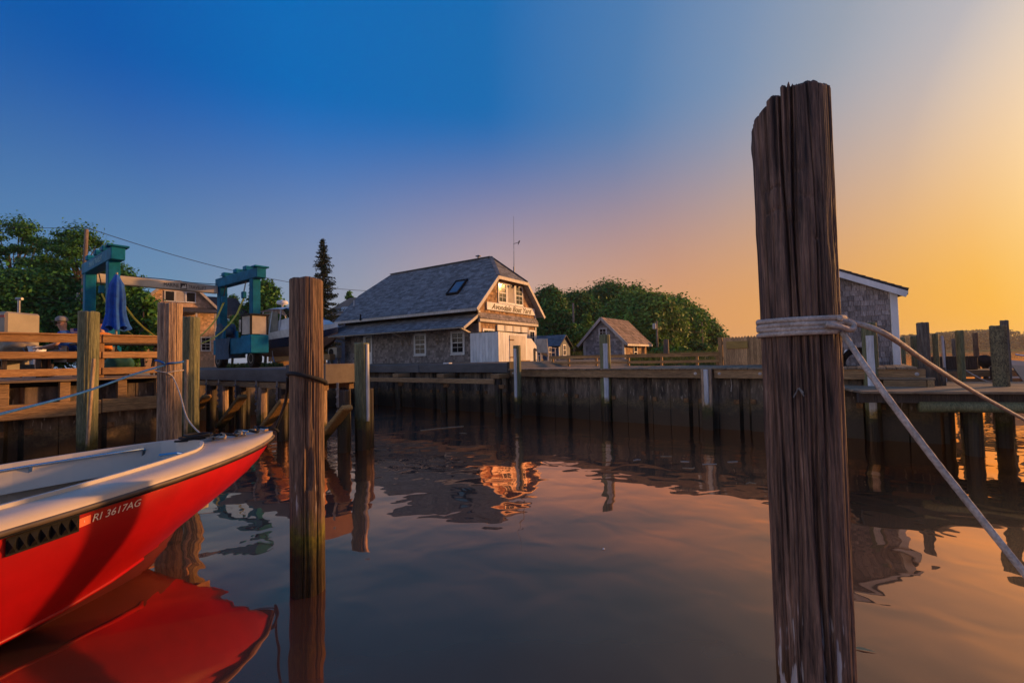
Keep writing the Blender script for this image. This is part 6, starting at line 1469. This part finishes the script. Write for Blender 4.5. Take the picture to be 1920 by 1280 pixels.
pr_ = slab('porch_roof', ROOF_DK, th_, [(-.4, -1.6, tz_(586)), (2.7, -1.6, tz_(586)), (2.7, -.02, tz_(578)+.15), (-.4, -.02, tz_(578)+.15)], .12)
for x in (-.2, 1.1, 2.5): part('porch_post', WHITE_OLD, pr_, (x-.07, x+.07, -1.55, -1.4, 1.4, tz_(586)-.1))
window(th_, (.5, -.03, 3.0), (1, 0, 0), (0, -1, 0), .8, 1.3, frame=.1); window(th_, (1.6, -.03, 3.0), (1, 0, 0), (0, -1, 0), .8, 1.3, frame=.1)
dm_ = part('side_wing', SIDING, th_, (-we-3.2, -we, 2.5, 6.5, 1.3, tz_(585))); slab('wing_roof', ROOF_DK, th_, [(-we-3.5, 2.2, tz_(588)), (-we+.2, 2.2, tz_(588)), (-we+.2, 4.5, tz_(535)), (-we-3.5, 4.5, tz_(535))], .12)
slab('wing_roof', ROOF_DK, th_, [(we-.2, 2.2, tz_(588)), (we+3.5, 2.2, tz_(588)), (we+2.5, 4.5, tz_(540)), (we-.2, 4.5, tz_(540))], .12)
b0 = at(655, 640, 47)
bh = thing('brown_roofed_house', 'brown roofed house mostly hidden behind the boat yard house', 'house', (b0.x, b0.y, 0), R(-10))
zr, ze = zat(655, 550, 47), zat(655, 585, 47)
part('wall', SIDING, bh, (-2.5, 4, 0, 6, 1.3, ze)); r2 = slab('roof', ROOF_BR, bh, [(-2.9, -.5, ze-.2), (4.4, -.5, ze-.2), (4.4, 3, zr), (-1.6, 3, zr)], .12); slab('roof_side', ROOF_BR, r2, [(4.4, 6.5, ze-.2), (-2.9, 6.5, ze-.2), (-1.6, 3, zr), (4.4, 3, zr)], .12)
slab('roof_side', WHITE_OLD, r2, [(-2.9, 6.5, ze-.2), (-2.9, -.5, ze-.2), (-1.6, 3, zr)], .12)
MB().prism([(-1.2, .4), (-.4, .4), (-.4, 1.5), (-1.2, 1.5)], (0, -.5, ze-.2), (1, 0, 0), Vector((0, 3.5, zr-ze+.2)).normalized(), Vector((0, -(zr-ze+.2), 3.5)).normalized(), .01, .1).build('skylight', WHITE_OLD, r2)
MB().bar((-2.9, -.55, ze-.25), (4.4, -.55, ze-.25), .06, .2).build('eave_board', WHITE_OLD, bh)
# ------------------------------------------------------------------ boats at the right edge
wp = onz(1893, 712, 0); wp = at(1896, 690, 11.2)
wb = thing('moored_boat', 'white moored boat with cabin rails behind the tall slim piling', 'boat', (wp.x, wp.y, 0), R(-20))
def simple_hull(parent, L_, B_, z0, z1, mt, name='hull'):
    st_ = [0, .06, .15, .3, .5, .75, 1.0]; V, F_ = [], []
    for f in st_:
        w_ = B_*(1-(1-min(1, f/.5))**2.2) if f < .5 else B_; zs = z1+.35*(1-f)**2
        for z, k in ((z0, .55), ((z0+zs)/2, .88), (zs, 1.0)):
            x = f*L_+(.5*(zs-z) if f == 0 else 0)
            for s in (-1, 1): V.append((x, s*max(.02, w_*k), z))
    F_ = []
    for i in range(len(st_)-1):
        for k in range(2):
            for s in (0, 1): a = i*6+k*2+s; F_.append((a, a+6, a+8, a+2))
        F_.append((i*6+4, i*6+5, (i+1)*6+5, (i+1)*6+4))
    e = (len(st_)-1)*6; F_ += [(e, e+1, e+3, e+2), (e+2, e+3, e+5, e+4)]
    m_ = MB(); m_.add(V, F_); return m_.build(name, mt, parent)
hl_ = simple_hull(wb, 6, 1.1, -.15, .95, GELW); part('rub_strip', SIDING, hl_, (.6, 6, -1.13, -1.1, .62, .68))
part('cabin', GELW, wb, (.9, 2.6, -.7, .7, .98, 1.75), bevel=.08); part('cabin_window', GLASS, wb, (1.0, 2.4, -.715, -.702, 1.35, 1.62)); part('roof', GELW, wb, (.8, 3.2, -.8, .8, 1.76, 1.84), bevel=.02)
for x in (.25, .6, 1.0, 1.5, 2.2): MB().tube([(x, -.75-.1*min(x, 2), 1.05), (x, -.75-.1*min(x, 2), 1.45)], .015, 6).build('stanchion', CHROME, wb)
MB().tube([(.1, 0, 1.55), (.25, -.6, 1.45), (1, -.85, 1.43), (2.2, -.95, 1.42), (3, -.95, 1.4)], .016, 6).build('bow_rail', CHROME, wb); MB().tube([(.5, .1, 1.8), (.5, .1, 2.5)], .01, 5).build('antenna', CHROME, wb)
op = at(1852, 690, 17.5); ob = thing('skiff', 'small white skiff with black outboard motor at the low dock', 'boat', (op.x, op.y, 0), R(20))
simple_hull(ob, 4.2, .85, -.1, 1.0, GELW)
MB().lathe([(.05, .6), (.09, 1.0), (.2, 1.1), (.24, 1.25), (.2, 1.42), (.05, 1.48)], 12, (-.15, 0, 0)).build('outboard_motor', BLACK, ob, smooth=True); part('motor_leg', BLACK, ob, (-.22, -.08, -.05, .05, -.3, 1.0)); MB().bar((-.1, 0, 1.2), (.5, .15, 1.32), .04, .04).build('tiller', BLACK, ob)
wl_ = at(1805, 690, 10.15); rope('mooring_line', [at(1811, 694, 10.2), at(1830, 705, 9.9), at(1850, 714, 9.6), at(1866, 712, 9.0)], .012, ROPEW, 'thin white line from the chamfered green piling along the dock', n=6)
# ------------------------------------------------------------------ evening haze
hz_m = bpy.data.materials.new('haze_air'); hz_m.use_nodes = True; t = hz_m.node_tree; t.nodes.clear()
pv_ = N(t, 'ShaderNodeVolumePrincipled'); pv_.inputs['Color'].default_value = (.9, .85, .8, 1); pv_.inputs['Density'].default_value = .00028; pv_.inputs['Anisotropy'].default_value = .3
t.links.new(pv_.outputs[0], N(t, 'ShaderNodeOutputMaterial').inputs['Volume'])
hzo = MB().box(-905, 1505, -65, 1505, -3, 24).build('haze', hz_m); tag(hzo, 'thin warm evening haze over the river and far shore', 'haze', kind='stuff')
